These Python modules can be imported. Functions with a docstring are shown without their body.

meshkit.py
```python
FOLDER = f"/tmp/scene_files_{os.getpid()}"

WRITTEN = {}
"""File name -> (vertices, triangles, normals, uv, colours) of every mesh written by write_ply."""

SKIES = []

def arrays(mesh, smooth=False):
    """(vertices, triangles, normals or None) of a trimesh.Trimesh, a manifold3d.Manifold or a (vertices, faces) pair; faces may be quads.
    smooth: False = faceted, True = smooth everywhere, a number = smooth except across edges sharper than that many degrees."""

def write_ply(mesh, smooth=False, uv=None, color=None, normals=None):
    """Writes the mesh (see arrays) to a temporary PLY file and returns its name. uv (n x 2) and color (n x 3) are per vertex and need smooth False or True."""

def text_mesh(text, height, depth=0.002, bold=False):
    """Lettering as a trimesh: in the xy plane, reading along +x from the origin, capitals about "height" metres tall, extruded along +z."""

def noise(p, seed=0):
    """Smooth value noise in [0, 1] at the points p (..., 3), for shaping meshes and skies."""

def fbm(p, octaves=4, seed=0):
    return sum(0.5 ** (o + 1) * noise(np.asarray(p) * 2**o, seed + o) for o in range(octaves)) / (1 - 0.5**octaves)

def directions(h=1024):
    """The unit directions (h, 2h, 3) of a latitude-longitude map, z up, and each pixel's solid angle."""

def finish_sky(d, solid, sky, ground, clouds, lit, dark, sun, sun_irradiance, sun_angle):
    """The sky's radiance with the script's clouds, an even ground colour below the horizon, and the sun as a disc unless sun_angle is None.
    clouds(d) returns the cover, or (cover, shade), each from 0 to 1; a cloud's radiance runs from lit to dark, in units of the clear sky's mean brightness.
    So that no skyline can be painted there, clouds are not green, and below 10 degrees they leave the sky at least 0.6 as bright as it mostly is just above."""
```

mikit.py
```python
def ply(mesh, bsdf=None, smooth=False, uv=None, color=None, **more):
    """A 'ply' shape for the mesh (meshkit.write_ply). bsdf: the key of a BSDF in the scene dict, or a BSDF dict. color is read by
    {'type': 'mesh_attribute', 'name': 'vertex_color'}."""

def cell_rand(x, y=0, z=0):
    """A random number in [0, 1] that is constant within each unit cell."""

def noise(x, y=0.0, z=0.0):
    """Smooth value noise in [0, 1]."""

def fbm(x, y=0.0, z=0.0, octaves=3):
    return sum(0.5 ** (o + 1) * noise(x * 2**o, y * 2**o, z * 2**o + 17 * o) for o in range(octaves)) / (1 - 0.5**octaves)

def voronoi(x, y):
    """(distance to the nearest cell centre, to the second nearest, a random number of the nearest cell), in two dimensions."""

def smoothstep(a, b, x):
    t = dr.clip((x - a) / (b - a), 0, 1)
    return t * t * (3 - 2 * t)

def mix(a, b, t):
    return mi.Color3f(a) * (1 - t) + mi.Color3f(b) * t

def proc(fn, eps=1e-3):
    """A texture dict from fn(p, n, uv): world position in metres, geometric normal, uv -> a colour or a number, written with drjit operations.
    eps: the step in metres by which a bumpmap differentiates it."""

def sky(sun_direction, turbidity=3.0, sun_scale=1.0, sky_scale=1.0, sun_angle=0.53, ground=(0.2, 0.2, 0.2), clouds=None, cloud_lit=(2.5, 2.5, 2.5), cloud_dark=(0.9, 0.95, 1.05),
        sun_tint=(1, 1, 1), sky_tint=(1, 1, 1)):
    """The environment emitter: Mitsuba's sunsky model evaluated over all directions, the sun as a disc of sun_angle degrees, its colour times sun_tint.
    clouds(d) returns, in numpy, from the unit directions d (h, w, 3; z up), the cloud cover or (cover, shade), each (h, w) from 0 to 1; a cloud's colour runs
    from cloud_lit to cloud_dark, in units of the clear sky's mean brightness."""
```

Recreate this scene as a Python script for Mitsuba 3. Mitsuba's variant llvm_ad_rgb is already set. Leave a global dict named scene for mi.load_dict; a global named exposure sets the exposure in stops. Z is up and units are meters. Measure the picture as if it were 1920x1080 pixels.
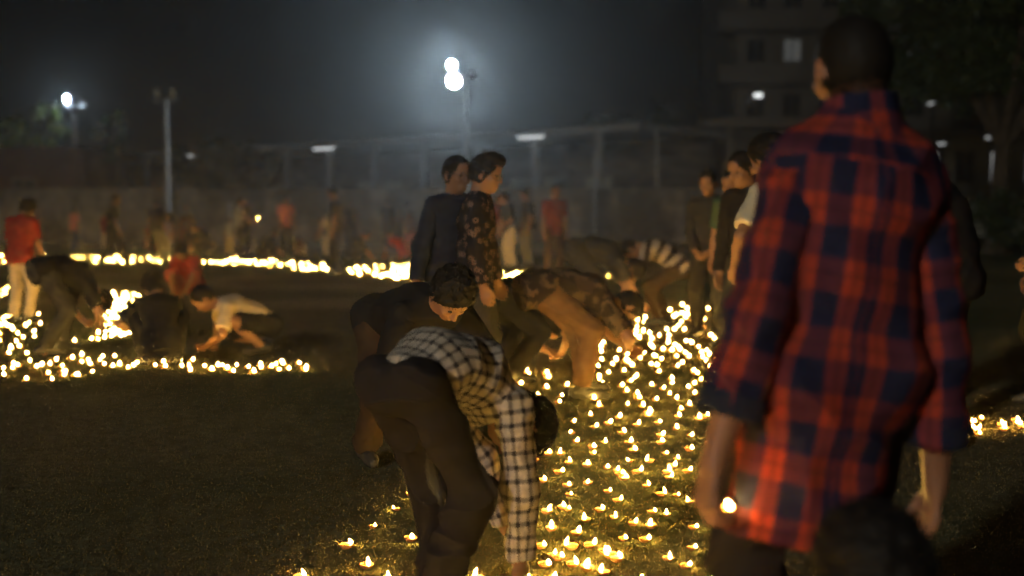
import math, random
import numpy as np, trimesh, drjit as dr, mitsuba as mi
import mikit, meshkit

T = mi.ScalarTransform4f
random.seed(7)
RNG = np.random.default_rng(7)
scene, labels = {}, {}

# ------------------------------------------------------------------ camera, air, sky, exposure
exposure = 4.45
PITCH = math.atan(145 / 2200)
EYE = [0.0, 0.0, 1.3]
scene['camera'] = {
    'type': 'thinlens', 'fov': 2 * math.degrees(math.atan(960 / 2200)), 'fov_axis': 'x',
    'aperture_radius': 0.0165, 'focus_distance': 5.0, 'near_clip': 0.05, 'far_clip': 600.0,
    'to_world': T().look_at(origin=EYE, target=[0, 10 * math.cos(PITCH), 1.3 - 10 * math.sin(PITCH)], up=[0, 0, 1]),
    'medium': {'type': 'ref', 'id': 'haze_air'},
}
scene['haze_air'] = {'type': 'homogeneous', 'albedo': 0.95, 'sigma_t': 0.0019, 'phase': {'type': 'hg', 'g': 0.86}}
SKY = mikit.sky([0.3, 0.5, 0.35], turbidity=4, sun_scale=0.0, sky_scale=0.0023, clouds=lambda d: 1.0,
                cloud_lit=(0.1, 0.1, 0.102), cloud_dark=(0.1, 0.1, 0.102), ground=(0.05, 0.05, 0.04))
scene['sky'] = {**SKY, 'sampling_weight': 0.6}
FLAME_LIGHT = [24.0, 14.2, 2.6]
FLOOD_LIGHT = [25.0, 33.5, 40.0]

# ------------------------------------------------------------------ materials
def rgb(*c): return {'type': 'rgb', 'value': list(c)}
def matte(name, *c): scene[name] = {'type': 'twosided', 'bsdf': {'type': 'diffuse', 'reflectance': rgb(*c)}}
def gloss(name, rough, *c, metallic=0.0, spec=0.5):
    scene[name] = {'type': 'twosided', 'bsdf': {'type': 'principled', 'base_color': rgb(*c), 'roughness': rough, 'metallic': metallic, 'specular': spec}}
def painted(name, fn):
    scene[name] = {'type': 'twosided', 'bsdf': {'type': 'diffuse', 'reflectance': mikit.proc(fn)}}

def lawn_colour(p, n, uv):
    a = mikit.fbm(p.x * 0.55, p.y * 0.55, 0.0, 3)
    b = mikit.fbm(p.x * 16, p.y * 16, 3.0, 3)
    dry = mikit.mix([0.086, 0.066, 0.040], [0.14, 0.100, 0.060], mikit.smoothstep(0.36, 0.66, a))
    green = mikit.mix([0.062, 0.068, 0.036], [0.092, 0.090, 0.050], mikit.smoothstep(0.35, 0.65, a))
    # worn and green turf in irregular patches
    c = mikit.mix(dry, green, mikit.smoothstep(0.42, 0.6, mikit.fbm(p.x * 0.16, p.y * 0.16, 9.0, 3)))
    return c * (0.62 + 0.76 * b)
def lawn_relief(p, n, uv): return mikit.fbm(p.x * 22, p.y * 22, 1.0, 3) * 0.03
scene['lawn_material'] = {'type': 'bumpmap', 'bump': mikit.proc(lawn_relief, 4e-3), 'scale': 1.0,
                          'bsdf': {'type': 'diffuse', 'reflectance': mikit.proc(lawn_colour)}}
def plaster(p, n, uv):
    s = mikit.fbm(p.x * 0.9 + p.y * 0.9, p.z * 0.35, 2.0, 4)
    g = mikit.fbm(p.x * 5 + p.y * 3, p.z * 5, 0.0, 3)
    return mikit.mix([0.14, 0.125, 0.11], [0.32, 0.285, 0.25], mikit.smoothstep(0.3, 0.7, s)) * (0.6 + 0.8 * g)
painted('plaster', plaster)
def facade(p, n, uv):
    s = mikit.fbm(p.x * 0.5 + p.y * 0.4, p.z * 0.25, 4.0, 4)
    return mikit.mix([0.19, 0.168, 0.147], [0.30, 0.27, 0.24], s)
painted('facade', facade)
def brick_red(p, n, uv):
    return mikit.mix([0.10, 0.045, 0.035], [0.2, 0.10, 0.08], mikit.fbm(p.x * 1.3, p.z * 1.3, p.y, 3))
painted('dark_brick', brick_red)
def bark(p, n, uv):
    return mikit.mix([0.05, 0.04, 0.03], [0.14, 0.11, 0.085], mikit.fbm(p.x * 9 + p.y * 9, p.z * 2.5, 1.0, 3))
painted('bark', bark)
def clay(p, n, uv):
    return mikit.mix([0.30, 0.13, 0.07], [0.44, 0.20, 0.11], mikit.fbm(p.x * 60, p.y * 60, p.z * 60, 2))
painted('terracotta', clay)
matte('wick_cotton', 0.25, 0.2, 0.12)
gloss('oil', 0.08, 0.12, 0.07, 0.02)
matte('pale_panel', 0.42, 0.42, 0.36)
gloss('pole_metal', 0.45, 0.45, 0.45, 0.46)
matte('dark_metal', 0.04, 0.04, 0.045)
gloss('window_glass', 0.08, 0.03, 0.035, 0.04)
matte('shed_roof', 0.42, 0.42, 0.43)
for nm, c in {'leaf_dark': (0.035, 0.055, 0.018), 'leaf_mid': (0.06, 0.085, 0.025), 'leaf_palm': (0.12, 0.16, 0.03)}.items():
    scene[nm] = {'type': 'twosided', 'bsdf': {'type': 'principled', 'base_color': rgb(*c), 'roughness': 0.55, 'specular': 0.4}}
matte('blade_green', 0.090, 0.080, 0.042)
matte('blade_dry', 0.20, 0.15, 0.07)
scene['skin'] = {'type': 'principled', 'base_color': rgb(0.30, 0.135, 0.075), 'roughness': 0.52, 'specular': 0.4}
scene['skin_dark'] = {'type': 'principled', 'base_color': rgb(0.26, 0.13, 0.075), 'roughness': 0.52, 'specular': 0.4}
scene['hair'] = {'type': 'principled', 'base_color': rgb(0.012, 0.010, 0.009), 'roughness': 0.6, 'specular': 0.15}
gloss('eye', 0.1, 0.03, 0.02, 0.015)
gloss('shoe', 0.5, 0.03, 0.028, 0.028)
gloss('sandal', 0.6, 0.12, 0.07, 0.045)
scene['lens'] = {'type': 'thindielectric'}
for nm, c in {'black_cloth': (0.018, 0.017, 0.018), 'charcoal_cloth': (0.035, 0.034, 0.036), 'navy_cloth': (0.022, 0.026, 0.045),
              'jeans_dark': (0.022, 0.019, 0.020), 'brown_cloth': (0.055, 0.033, 0.022), 'khaki_cloth': (0.13, 0.068, 0.036),
              'beige_cloth': (0.5, 0.40, 0.28), 'cream_cloth': (0.62, 0.55, 0.42), 'grey_cloth': (0.22, 0.21, 0.2),
              'red_cloth': (0.30, 0.04, 0.032), 'pink_cloth': (0.5, 0.17, 0.15), 'maroon_cloth': (0.22, 0.05, 0.04),
              'blue_cloth': (0.06, 0.075, 0.14), 'green_cloth': (0.05, 0.09, 0.06), 'white_cloth': (0.7, 0.66, 0.58)}.items():
    def cloth(p, n, uv, c=c):
        return mi.Color3f(list(c)) * (0.78 + 0.44 * mikit.fbm(p.x * 22, p.y * 22, p.z * 22, 2))
    painted(nm, cloth)

def band(x, period, lo, hi, soft):
    t = x / period - dr.floor(x / period)
    return mikit.smoothstep(lo - soft, lo + soft, t) * (1 - mikit.smoothstep(hi - soft, hi + soft, t))
def red_plaid(p, n, uv):
    u, v = uv.x, uv.y
    wob = 0.003 * (mikit.noise(u * 20, v * 20) - 0.5)
    a = band(u + wob, 0.104, 0.27, 0.73, 0.03)
    b = band(v + wob, 0.138, 0.26, 0.74, 0.03)
    la = band(u + wob, 0.104, 0.475, 0.53, 0.012) + 0.6 * band(u + wob, 0.104, 0.96, 0.99, 0.01)
    lb = band(v + wob, 0.138, 0.48, 0.52, 0.01)
    w = 0.60 * a + 0.40 * b
    c = mikit.mix([0.018, 0.021, 0.050], [0.36, 0.050, 0.030], w * w * 0.75 + 0.25 * w)
    c = mikit.mix(c, [0.03, 0.018, 0.022], 0.6 * dr.clip(la + lb, 0, 1))
    weave = mikit.noise(u * 900, v * 900) * 0.24 + mikit.fbm(u * 40, v * 40, 5.0, 2) * 0.3
    return c * (0.74 + weave)
painted('red_plaid', red_plaid)
def cream_check(p, n, uv):
    u, v = uv.x, uv.y
    wob = 0.004 * (mikit.noise(u * 25, v * 25) - 0.5)
    a = band(u + wob, 0.040, 0.30, 0.62, 0.06)
    b = band(v + wob, 0.044, 0.30, 0.62, 0.06)
    c = mikit.mix([0.50, 0.43, 0.36], [0.035, 0.028, 0.030], dr.clip(0.62 * a + 0.62 * b, 0, 1))
    return c * (0.72 + 0.5 * mikit.fbm(u * 60, v * 60, 1.0, 2))
painted('cream_check', cream_check)
def camo(p, n, uv):
    a = mikit.fbm(uv.x * 20, uv.y * 20, 2.0, 2)
    b = mikit.fbm(uv.x * 24 + 9, uv.y * 24, 5.0, 2)
    c = mikit.mix([0.062, 0.040, 0.028], [0.028, 0.020, 0.017], mikit.smoothstep(0.40, 0.47, a))
    return mikit.mix(c, [0.10, 0.066, 0.042], mikit.smoothstep(0.60, 0.64, b))
painted('brown_camo', camo)
def floral(p, n, uv):
    d1, d2, r = mikit.voronoi(uv.x * 17, uv.y * 17)
    m = (1 - mikit.smoothstep(0.25, 0.36, d1)) * mikit.smoothstep(0.3, 0.35, r)
    ring = mikit.smoothstep(0.10, 0.14, d1)
    return mikit.mix([0.020, 0.018, 0.022], [0.17, 0.105, 0.085], m * ring)
painted('dark_floral', floral)
def stripes(p, n, uv):
    a = band(uv.y + 0.01 * mikit.noise(uv.x * 8, 0.0), 0.13, 0.2, 0.62, 0.03)
    return mikit.mix([0.33, 0.27, 0.23], [0.028, 0.022, 0.025], a)
painted('striped_cloth', stripes)

# ------------------------------------------------------------------ small helpers
def put(key, mesh, bsdf, smooth=False, uv=None, **more):
    scene[key] = mikit.ply(mesh, bsdf, smooth=smooth, uv=uv, **more)
    return key
def tell(key, label=None, category=None, group=None, kind=None):
    labels[key] = {k: v for k, v in (('label', label), ('category', category), ('group', group), ('kind', kind)) if v}
COUNT = {}
def fresh(name):
    n = COUNT.get(name, 0)
    COUNT[name] = n + 1
    return name if n == 0 else f'{name}_{n:03d}'
def box(x0, x1, y0, y1, z0, z1):
    m = trimesh.creation.box(extents=[x1 - x0, y1 - y0, z1 - z0])
    m.apply_translation([(x0 + x1) / 2, (y0 + y1) / 2, (z0 + z1) / 2])
    return m
def rod(a, b, r0, r1=None, sides=12):
    a, b = np.asarray(a, float), np.asarray(b, float)
    r1 = r0 if r1 is None else r1
    t = (b - a) / np.linalg.norm(b - a)
    u = np.cross(t, [1, 0, 0] if abs(t[0]) < 0.8 else [0, 1, 0]); u /= np.linalg.norm(u)
    w = np.cross(t, u)
    an = np.arange(sides) * 2 * np.pi / sides
    ring = np.cos(an)[:, None] * u + np.sin(an)[:, None] * w
    v = np.vstack([a + ring * r0, b + ring * r1, [a], [b]])
    i = np.arange(sides); j = (i + 1) % sides
    f = np.vstack([np.stack([i, j, j + sides], 1), np.stack([i, j + sides, i + sides], 1),
                   np.stack([j, i, i * 0 + 2 * sides], 1), np.stack([i + sides, j + sides, i * 0 + 2 * sides + 1], 1)])
    return trimesh.Trimesh(v, f, process=False)
join = trimesh.util.concatenate
def turned(mesh, yaw, at):
    m = mesh.copy()
    m.apply_transform(trimesh.transformations.rotation_matrix(math.radians(yaw), [0, 0, 1]))
    m.apply_translation(at)
    return m

# ------------------------------------------------------------------ the lawn
n_g = 60
gx = np.linspace(-130, 130, n_g); gy = np.linspace(-40, 150, n_g)
GX, GY = np.meshgrid(gx, gy, indexing='ij')
gv = np.stack([GX, GY, np.zeros_like(GX)], -1).reshape(-1, 3)
gi = np.arange(n_g * n_g).reshape(n_g, n_g)
gf = np.stack([gi[:-1, :-1], gi[1:, :-1], gi[1:, 1:], gi[:-1, 1:]], -1).reshape(-1, 4)
put('lawn', (gv, gf), 'lawn_material')
tell('lawn', 'dark mown lawn reaching back to the boundary wall', kind='structure')

def blades(count, near, far, spread, lmin, lmax):
    d = near * (far / near) ** RNG.random(count) if near > 0 else RNG.random(count) * far
    x = (RNG.random(count) * 2 - 1) * (spread * d + 0.3)
    a = RNG.random(count) * 2 * np.pi
    ln = lmin + (lmax - lmin) * RNG.random(count)
    wd = (0.0016 + 0.0012 * RNG.random(count)) * (1 + d / 9)
    tilt = 0.2 + 0.8 * RNG.random(count)
    base = np.stack([x, d, np.zeros(count)], 1)
    side = np.stack([np.cos(a), np.sin(a), np.zeros(count)], 1) * wd[:, None]
    b2 = RNG.random(count) * 2 * np.pi
    tip = base + np.stack([np.cos(b2) * tilt, np.sin(b2) * tilt, np.ones(count)], 1) * (ln / np.sqrt(1 + tilt ** 2))[:, None]
    v = np.stack([base - side, base + side, tip], 1).reshape(-1, 3)
    return v, np.arange(3 * count).reshape(-1, 3)
put('grass', blades(130000, 3.6, 13.0, 0.46, 0.004, 0.013), 'blade_green')
put('grass__dry_blades', blades(50000, 3.6, 13.0, 0.46, 0.004, 0.012), 'blade_dry')
tell('grass', 'short green and dry grass blades of the lawn', 'grass', kind='stuff')
tell('grass__dry_blades', kind='stuff')

# ------------------------------------------------------------------ boundary wall behind the lawn
wk = fresh('boundary_wall')
X0, X1, WY = -46.0, 16.0, 47.6
put(f'{wk}__masonry', box(X0, X1, WY, WY + 0.25, 0, 2.1), 'plaster')
put(f'{wk}__coping', box(X0 - .05, X1 + .05, WY - 0.06, WY + 0.31, 2.1, 2.2), 'plaster')
for i, x in enumerate(np.arange(X0 + 1.5, X1, 4.2)):
    put(fresh(f'{wk}__pillar'), box(x - .2, x + .2, WY - 0.10, WY + 0.02, 0, 2.12), 'plaster')
tell(wk, 'low stained plaster wall along the far edge of the lawn', 'wall')

# ------------------------------------------------------------------ long open shed behind the wall
A, B = np.array([5.5, 50.6]), np.array([-32.0, 84.0])
ax = (B - A) / np.linalg.norm(B - A); bk = np.array([ax[1], -ax[0]]); bk = bk if bk[1] > 0 else -bk
L = np.linalg.norm(B - A)
ang = math.degrees(math.atan2(ax[1], ax[0]))
def shed_box(s0, s1, t0, t1, z0, z1):
    m = box(s0, s1, min(t0, t1), max(t0, t1), z0, z1)
    M = np.eye(4); M[:2, 0] = ax; M[:2, 1] = bk; M[:2, 3] = A
    m.apply_transform(M)
    return m
sk = fresh('open_shed')
put(f'{sk}__roof', shed_box(-0.6, L, -0.9, 6, 4.72, 4.95), 'shed_roof')
put(f'{sk}__back_wall', shed_box(0, L, 5.6, 5.85, 0, 4.71), 'plaster')
for i, s in enumerate(np.arange(2.2, L, 3.7)):
    put(fresh(f'{sk}__column'), shed_box(s - .13, s + .13, -.13, .13, 0, 4.71), 'shed_roof')
for s in (6.5, 9.3, 11.5, 21.5, 24.0, 33.0, 36.5):
    put(fresh(f'{sk}__wall_panel'), shed_box(s - .8, s + .8, 5.5, 5.59, 2.2, 3.0), 'pale_panel')
tell(sk, 'long open shed with thin columns and a flat roof behind the boundary wall', 'shed')
tube_at = [(5.5, 0.75, 'right end'), (20.2, 0.85, 'middle'), (33.0, 0.5, 'left half'), (46.5, 1.1, 'far left end')]
tube_names = ['brightest white tube lamp under the right end of the shed roof', 'white tube lamp under the shed roof right of the unlit pole, longest there',
              'short dim tube lamp under the shed roof just right of the unlit pole', 'white tube lamp left of the unlit pole under the shed roof']
for (s, hl, _), nm in zip(tube_at, tube_names):
    tk = fresh('tube_lamp')
    put(f'{tk}__tube', shed_box(s - hl, s + hl, -0.86, -0.78, 4.58, 4.66), 'pale_panel', emitter={'type': 'area', 'radiance': rgb(0.05, 0.052, 0.053), 'sampling_weight': 0.15})
    put(f'{tk}__batten', shed_box(s - hl - .05, s + hl + .05, -0.88, -0.76, 4.665, 4.715), 'facade')
    tell(tk, nm, 'lamp', 'tube lamps under the shed roof')

# ------------------------------------------------------------------ floodlight poles
def flood_head(at, facing, w, h, lit):
    """housing and lens of one floodlight; facing is a direction"""
    f = np.array(facing, float); f /= np.linalg.norm(f)
    r = np.cross(f, [0, 0, 1]); r /= np.linalg.norm(r); u = np.cross(r, f)
    M = np.eye(4); M[:3, 0], M[:3, 1], M[:3, 2], M[:3, 3] = r, f, u, at
    an = np.arange(28) * 2 * np.pi / 28
    def ring(k, y): return np.stack([np.cos(an) * w / 2 * k, an * 0 + y, np.sin(an) * h / 2 * k], 1)
    loops = [ring(.25, -.26), ring(.55, -.24), ring(.9, -.10), ring(1.06, 0), ring(1.06, .02), ring(1.0, .02), ring(.98, -.005)]
    i, j = np.meshgrid(np.arange(len(loops) - 1), np.arange(28), indexing='ij')
    q = np.stack([i * 28 + j, i * 28 + (j + 1) % 28, (i + 1) * 28 + (j + 1) % 28, (i + 1) * 28 + j], -1).reshape(-1, 4)
    body = join([trimesh.Trimesh(np.vstack(loops), np.vstack([q[:, [0, 1, 2]], q[:, [0, 2, 3]]]), process=False), box(-.05, .05, -.36, -.25, -.05, .05)])
    body.apply_transform(M)
    v = np.vstack([ring(.97, .004), [[0, .012, 0]]])
    fc = np.stack([np.arange(28), (np.arange(28) + 1) % 28, np.full(28, 28)], 1)
    n = np.cross(v[fc[0][1]] - v[fc[0][0]], v[fc[0][2]] - v[fc[0][0]])
    if n[1] < 0: fc = fc[:, ::-1]
    lens = trimesh.Trimesh(v, fc, process=False); lens.apply_transform(M)
    return body, lens
def pole(x, y, top, heads, label, r=0.075):
    k = fresh('floodlight_pole')
    put(f'{k}__post', rod([x, y, 0], [x, y, top], r * 1.25, r * 0.8, 14), 'pole_metal', smooth=40)
    put(f'{k}__base_plate', box(x - .22, x + .22, y - .22, y + .22, 0, .06), 'pole_metal')
    put(f'{k}__cross_bar', rod([x - .55, y, top - .1], [x + .55, y, top - .1], .035), 'pole_metal', smooth=40)
    for (dx, dz, face, w, h, power, *tint) in heads:
        hk = fresh(f'{k}__lamp_head')
        b, l = flood_head([x + dx, y - .1, top + dz], face, w, h, power)
        put(f'{hk}', b, 'dark_metal')
        put(f'{hk}__lens', l, 'pale_panel', **({'emitter': {'type': 'area', 'radiance': rgb(*[c * power * t for c, t in zip(FLOOD_LIGHT, tint[0] if tint else (1, 1, 1))]), 'sampling_weight': 2.0}} if power else {}))
        put(f'{hk}__bracket', rod([x + dx * .25, y, top - .1], [x + dx * .9, y + .05, top + dz], .025), 'dark_metal')
    tell(k, label, 'floodlight')
pole(-1.93, 50.0, 7.0, [(-0.52, -0.25, (-.45, -.85, -.22), .62, .55, 1.0), (-0.60, 0.42, (-.3, -.9, -.25), .36, .36, 0.7), (0.3, 0.0, (.9, .35, -.3), .5, .4, 0)],
     'lit floodlight pole with two glaring white lamps above the two standing men', r=0.11)
pole(-13.75, 47.0, 5.75, [(-0.32, 0.2, (-.3, -.8, -.4), .3, .42, 0), (0.32, 0.2, (.3, -.8, -.4), .3, .42, 0)],
     'unlit grey pole with two dark forked floodlights', r=0.10)
pole(-22.2, 60.0, 6.7, [(-0.35, 0.25, (.15, -.95, -.3), .22, .32, 0.5), (-0.1, -0.25, (-.75, .6, -.2), .25, .25, 0.25), (0.3, 0.1, (.75, .55, -.25), .25, .25, 0.12)],
     'lit floodlight pole with one small white lamp among the trees at far left', r=0.08)
# the pole behind the viewer whose light reaches the lawn and the backs of the nearest people
pole(-19.0, -27.0, 13.0, [(-0.45, 0.3, (.45, .85, -.30), .9, .8, 2.0, (1.15, .86, .64)), (0.45, 0.3, (.60, .75, -.32), .9, .8, 2.0, (1.15, .86, .64))],
     'floodlight pole behind the viewer', r=0.11)

# ------------------------------------------------------------------ buildings
def window(parent, x, z, w, h, y, lit=None):
    k = fresh(f'{parent}__window')
    fr = [box(x - w / 2 - .08, x + w / 2 + .08, y - .1, y + .05, z - h / 2 - .08, z - h / 2), box(x - w / 2 - .08, x + w / 2 + .08, y - .1, y + .05, z + h / 2, z + h / 2 + .08),
          box(x - w / 2 - .08, x - w / 2, y - .1, y + .05, z - h / 2, z + h / 2), box(x + w / 2, x + w / 2 + .08, y - .1, y + .05, z - h / 2, z + h / 2),
          box(x - .03, x + .03, y - .09, y + .04, z - h / 2, z + h / 2)]
    put(k, join(fr), 'facade')
    more = {'emitter': {'type': 'area', 'radiance': rgb(*lit), 'sampling_weight': 0.03}} if lit else {}
    put(f'{k}__pane', box(x - w / 2, x + w / 2, y - .04, y + .04, z - h / 2, z + h / 2), 'pale_panel' if lit else 'window_glass', **more)
bk_ = fresh('office_building')
BY = 72.0
put(f'{bk_}__wall', box(13.6, 34, BY, BY + 14, 0, 16.5), 'facade')
for z in (5.9, 9.0, 12.2, 15.4):
    put(fresh(f'{bk_}__balcony_slab'), box(12.3, 34.3, BY - 1.5, BY + .3, z - .16, z + .16), 'facade')
for z in (5.9, 9.0, 12.2):
    put(fresh(f'{bk_}__parapet'), box(12.3, 34.3, BY - 1.5, BY - 1.38, z + .163, z + 1.0), 'facade')
put(f'{bk_}__stair_tower', box(20.8, 22.4, BY - 2.2, BY + 2, 0, 18), 'facade')
for z in (4.1, 7.4, 10.7, 13.9):
    for x in (14.8, 17.0, 19.3, 24.5, 27.5, 30.5):
        window(bk_, x, z + .3, 1.0, 1.3, BY, (0.002, 0.0021, 0.0022) if (x, z) == (17.0, 10.7) else (0.004, 0.0042, 0.004) if (x, z) in ((24.5, 10.7), (27.5, 10.7)) else None)
tell(bk_, 'dim concrete building with balcony slabs behind the big tree', 'building')
kk = fresh('wall_lamp')
put(f'{kk}__bulb', box(14.35, 14.8, BY - 2.0, BY - 1.8, 8.0, 8.22), 'pale_panel', emitter={'type': 'area', 'radiance': rgb(0.07, 0.072, 0.072), 'sampling_weight': 0.1})
put(f'{kk}__bracket', join([box(14.5, 14.65, BY - 2.02, BY + .01, 8.23, 8.3), box(13.9, 14.34, BY - 1.95, BY - 1.85, 8.05, 8.15)]), 'dark_metal')
tell(kk, 'small white lamp on the dim concrete building', 'lamp')
pk = fresh('porch')
put(f'{pk}__roof', box(9.0, 15.5, 55.0, 58.5, 5.2, 5.5), 'facade')
for x, y in ((10.2, 55.4), (14.6, 55.4), (10.2, 58.1), (14.6, 58.1)):
    put(fresh(f'{pk}__column'), box(x - .14, x + .14, y - .14, y + .14, 0, 5.198), 'facade')
tell(pk, 'flat roofed porch on slim columns left of the tall concrete building', 'porch')
rk = fresh('brick_house')
put(f'{rk}__wall', box(-38, -21.5, 58, 66, 0, 4.1), 'dark_brick')
put(f'{rk}__roof', box(-38.5, -21, 57.4, 66.6, 4.1, 4.4), 'dark_brick')
put(f'{rk}__porch_column', box(-21.3, -20.8, 57.2, 57.7, 0, 4.098), 'dark_brick')
for x in (-36, -33, -30, -27, -24): window(rk, x, 2.2, 1.0, 1.2, 58)
tell(rk, 'low dark brick house at the left edge behind the wall', 'house')
hk_ = fresh('white_hall')
put(f'{hk_}__wall', box(14.5, 40, 60, 66, 0, 5.0), 'pale_panel')
put(f'{hk_}__roof', box(14.2, 40.3, 59.4, 66.4, 5.0, 5.3), 'facade')
for i, x in enumerate(np.arange(16, 39.5, 1.75)):
    window(hk_, x, 3.5, 0.8, 1.5, 60, (0.006 + 0.006 * (i * 7 % 5 == 0),) * 3 if i % 3 != 1 else None)
tell(hk_, 'pale hall with lit windows glimpsed under the big tree', 'building')
STREET = ['white lamp glimpsed behind the big tree just right of the tall head, high up', 'white lamp glimpsed behind the big tree, halfway up beside the tall head', 'white lamp glimpsed behind the big tree, low beside the tall head',
          'white lamp high in the gap of the big tree crown', 'white lamp low under the crown of the big tree', 'white lamp low beside the big tree trunk']
for i, (x, z) in enumerate(((18.9, 8.6), (20.3, 6.3), (20.8, 4.4), (24.0, 8.2), (23.1, 4.7), (27.3, 4.3))):
    pk2 = fresh('street_lamp')
    put(f'{pk2}__post', rod([x, 57, 0], [x, 57, z], .06, .045), 'dark_metal')
    put(f'{pk2}__arm', rod([x, 57, z], [x - .35, 56.4, z + .1], .03), 'dark_metal')
    put(f'{pk2}__lantern', box(x - .5, x - .2, 56.0, 56.45, z + .13, z + .24), 'dark_metal')
    put(f'{pk2}__lens', box(x - .48, x - .22, 56.02, 56.43, z + .02, z + .128), 'pale_panel', emitter={'type': 'area', 'radiance': rgb(0.016, 0.0165, 0.0165), 'sampling_weight': 0.15})
    tell(pk2, STREET[i], 'lamp', 'white lamps behind the big tree')

# ------------------------------------------------------------------ trees, hedge
def leaf_cards(centres, size, seed):
    r = np.random.default_rng(seed)
    n = len(centres)
    u = r.normal(size=(n, 3)); u /= np.linalg.norm(u, axis=1, keepdims=True)
    w = np.cross(u, r.normal(size=(n, 3))); w /= np.linalg.norm(w, axis=1, keepdims=True)
    s = size * (0.6 + 0.8 * r.random((n, 1)))
    v = np.stack([centres - u * s, centres + w * s * .42, centres + u * s, centres - w * s * .42], 1).reshape(-1, 3)
    return v, np.arange(4 * n).reshape(-1, 4)
def cloud(lobes, per, seed, inner=0.55):
    r = np.random.default_rng(seed)
    out = []
    for c, rad in lobes:
        n = int(per * rad ** 2)
        clumps = r.normal(size=(max(6, n // 45), 3)); clumps /= np.linalg.norm(clumps, axis=1, keepdims=True)
        clumps *= (inner + (1 - inner) * r.random((len(clumps), 1)))
        pts = clumps[r.integers(0, len(clumps), n)] + r.normal(size=(n, 3)) * 0.13
        out.append(np.array(c) + pts * rad * np.array([1, 1, .8]))
    return np.vstack(out)
def limbs(segs):
    return join([rod(a, b, r0, r1, 10) for a, b, r0, r1 in segs])
def tree(base, trunk_h, lobes, per, leaf, mat, seed, label, r0=0.3):
    k = fresh('tree')
    b = np.array([base[0], base[1], 0.0]); top = b + [0.1 * trunk_h * .2, 0, trunk_h]
    segs = [(b, b + [0, 0, .5], r0 * 1.35, r0), (b + [0, 0, .5], top, r0, r0 * .7)]
    for c, rad in lobes: segs.append((top, np.array(c), r0 * .45, r0 * .12))
    put(f'{k}__trunk', limbs(segs), 'bark', smooth=50)
    put(f'{k}__crown', leaf_cards(cloud(lobes, per, seed), leaf, seed + 1), mat)
    tell(k, label, 'tree')
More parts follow.
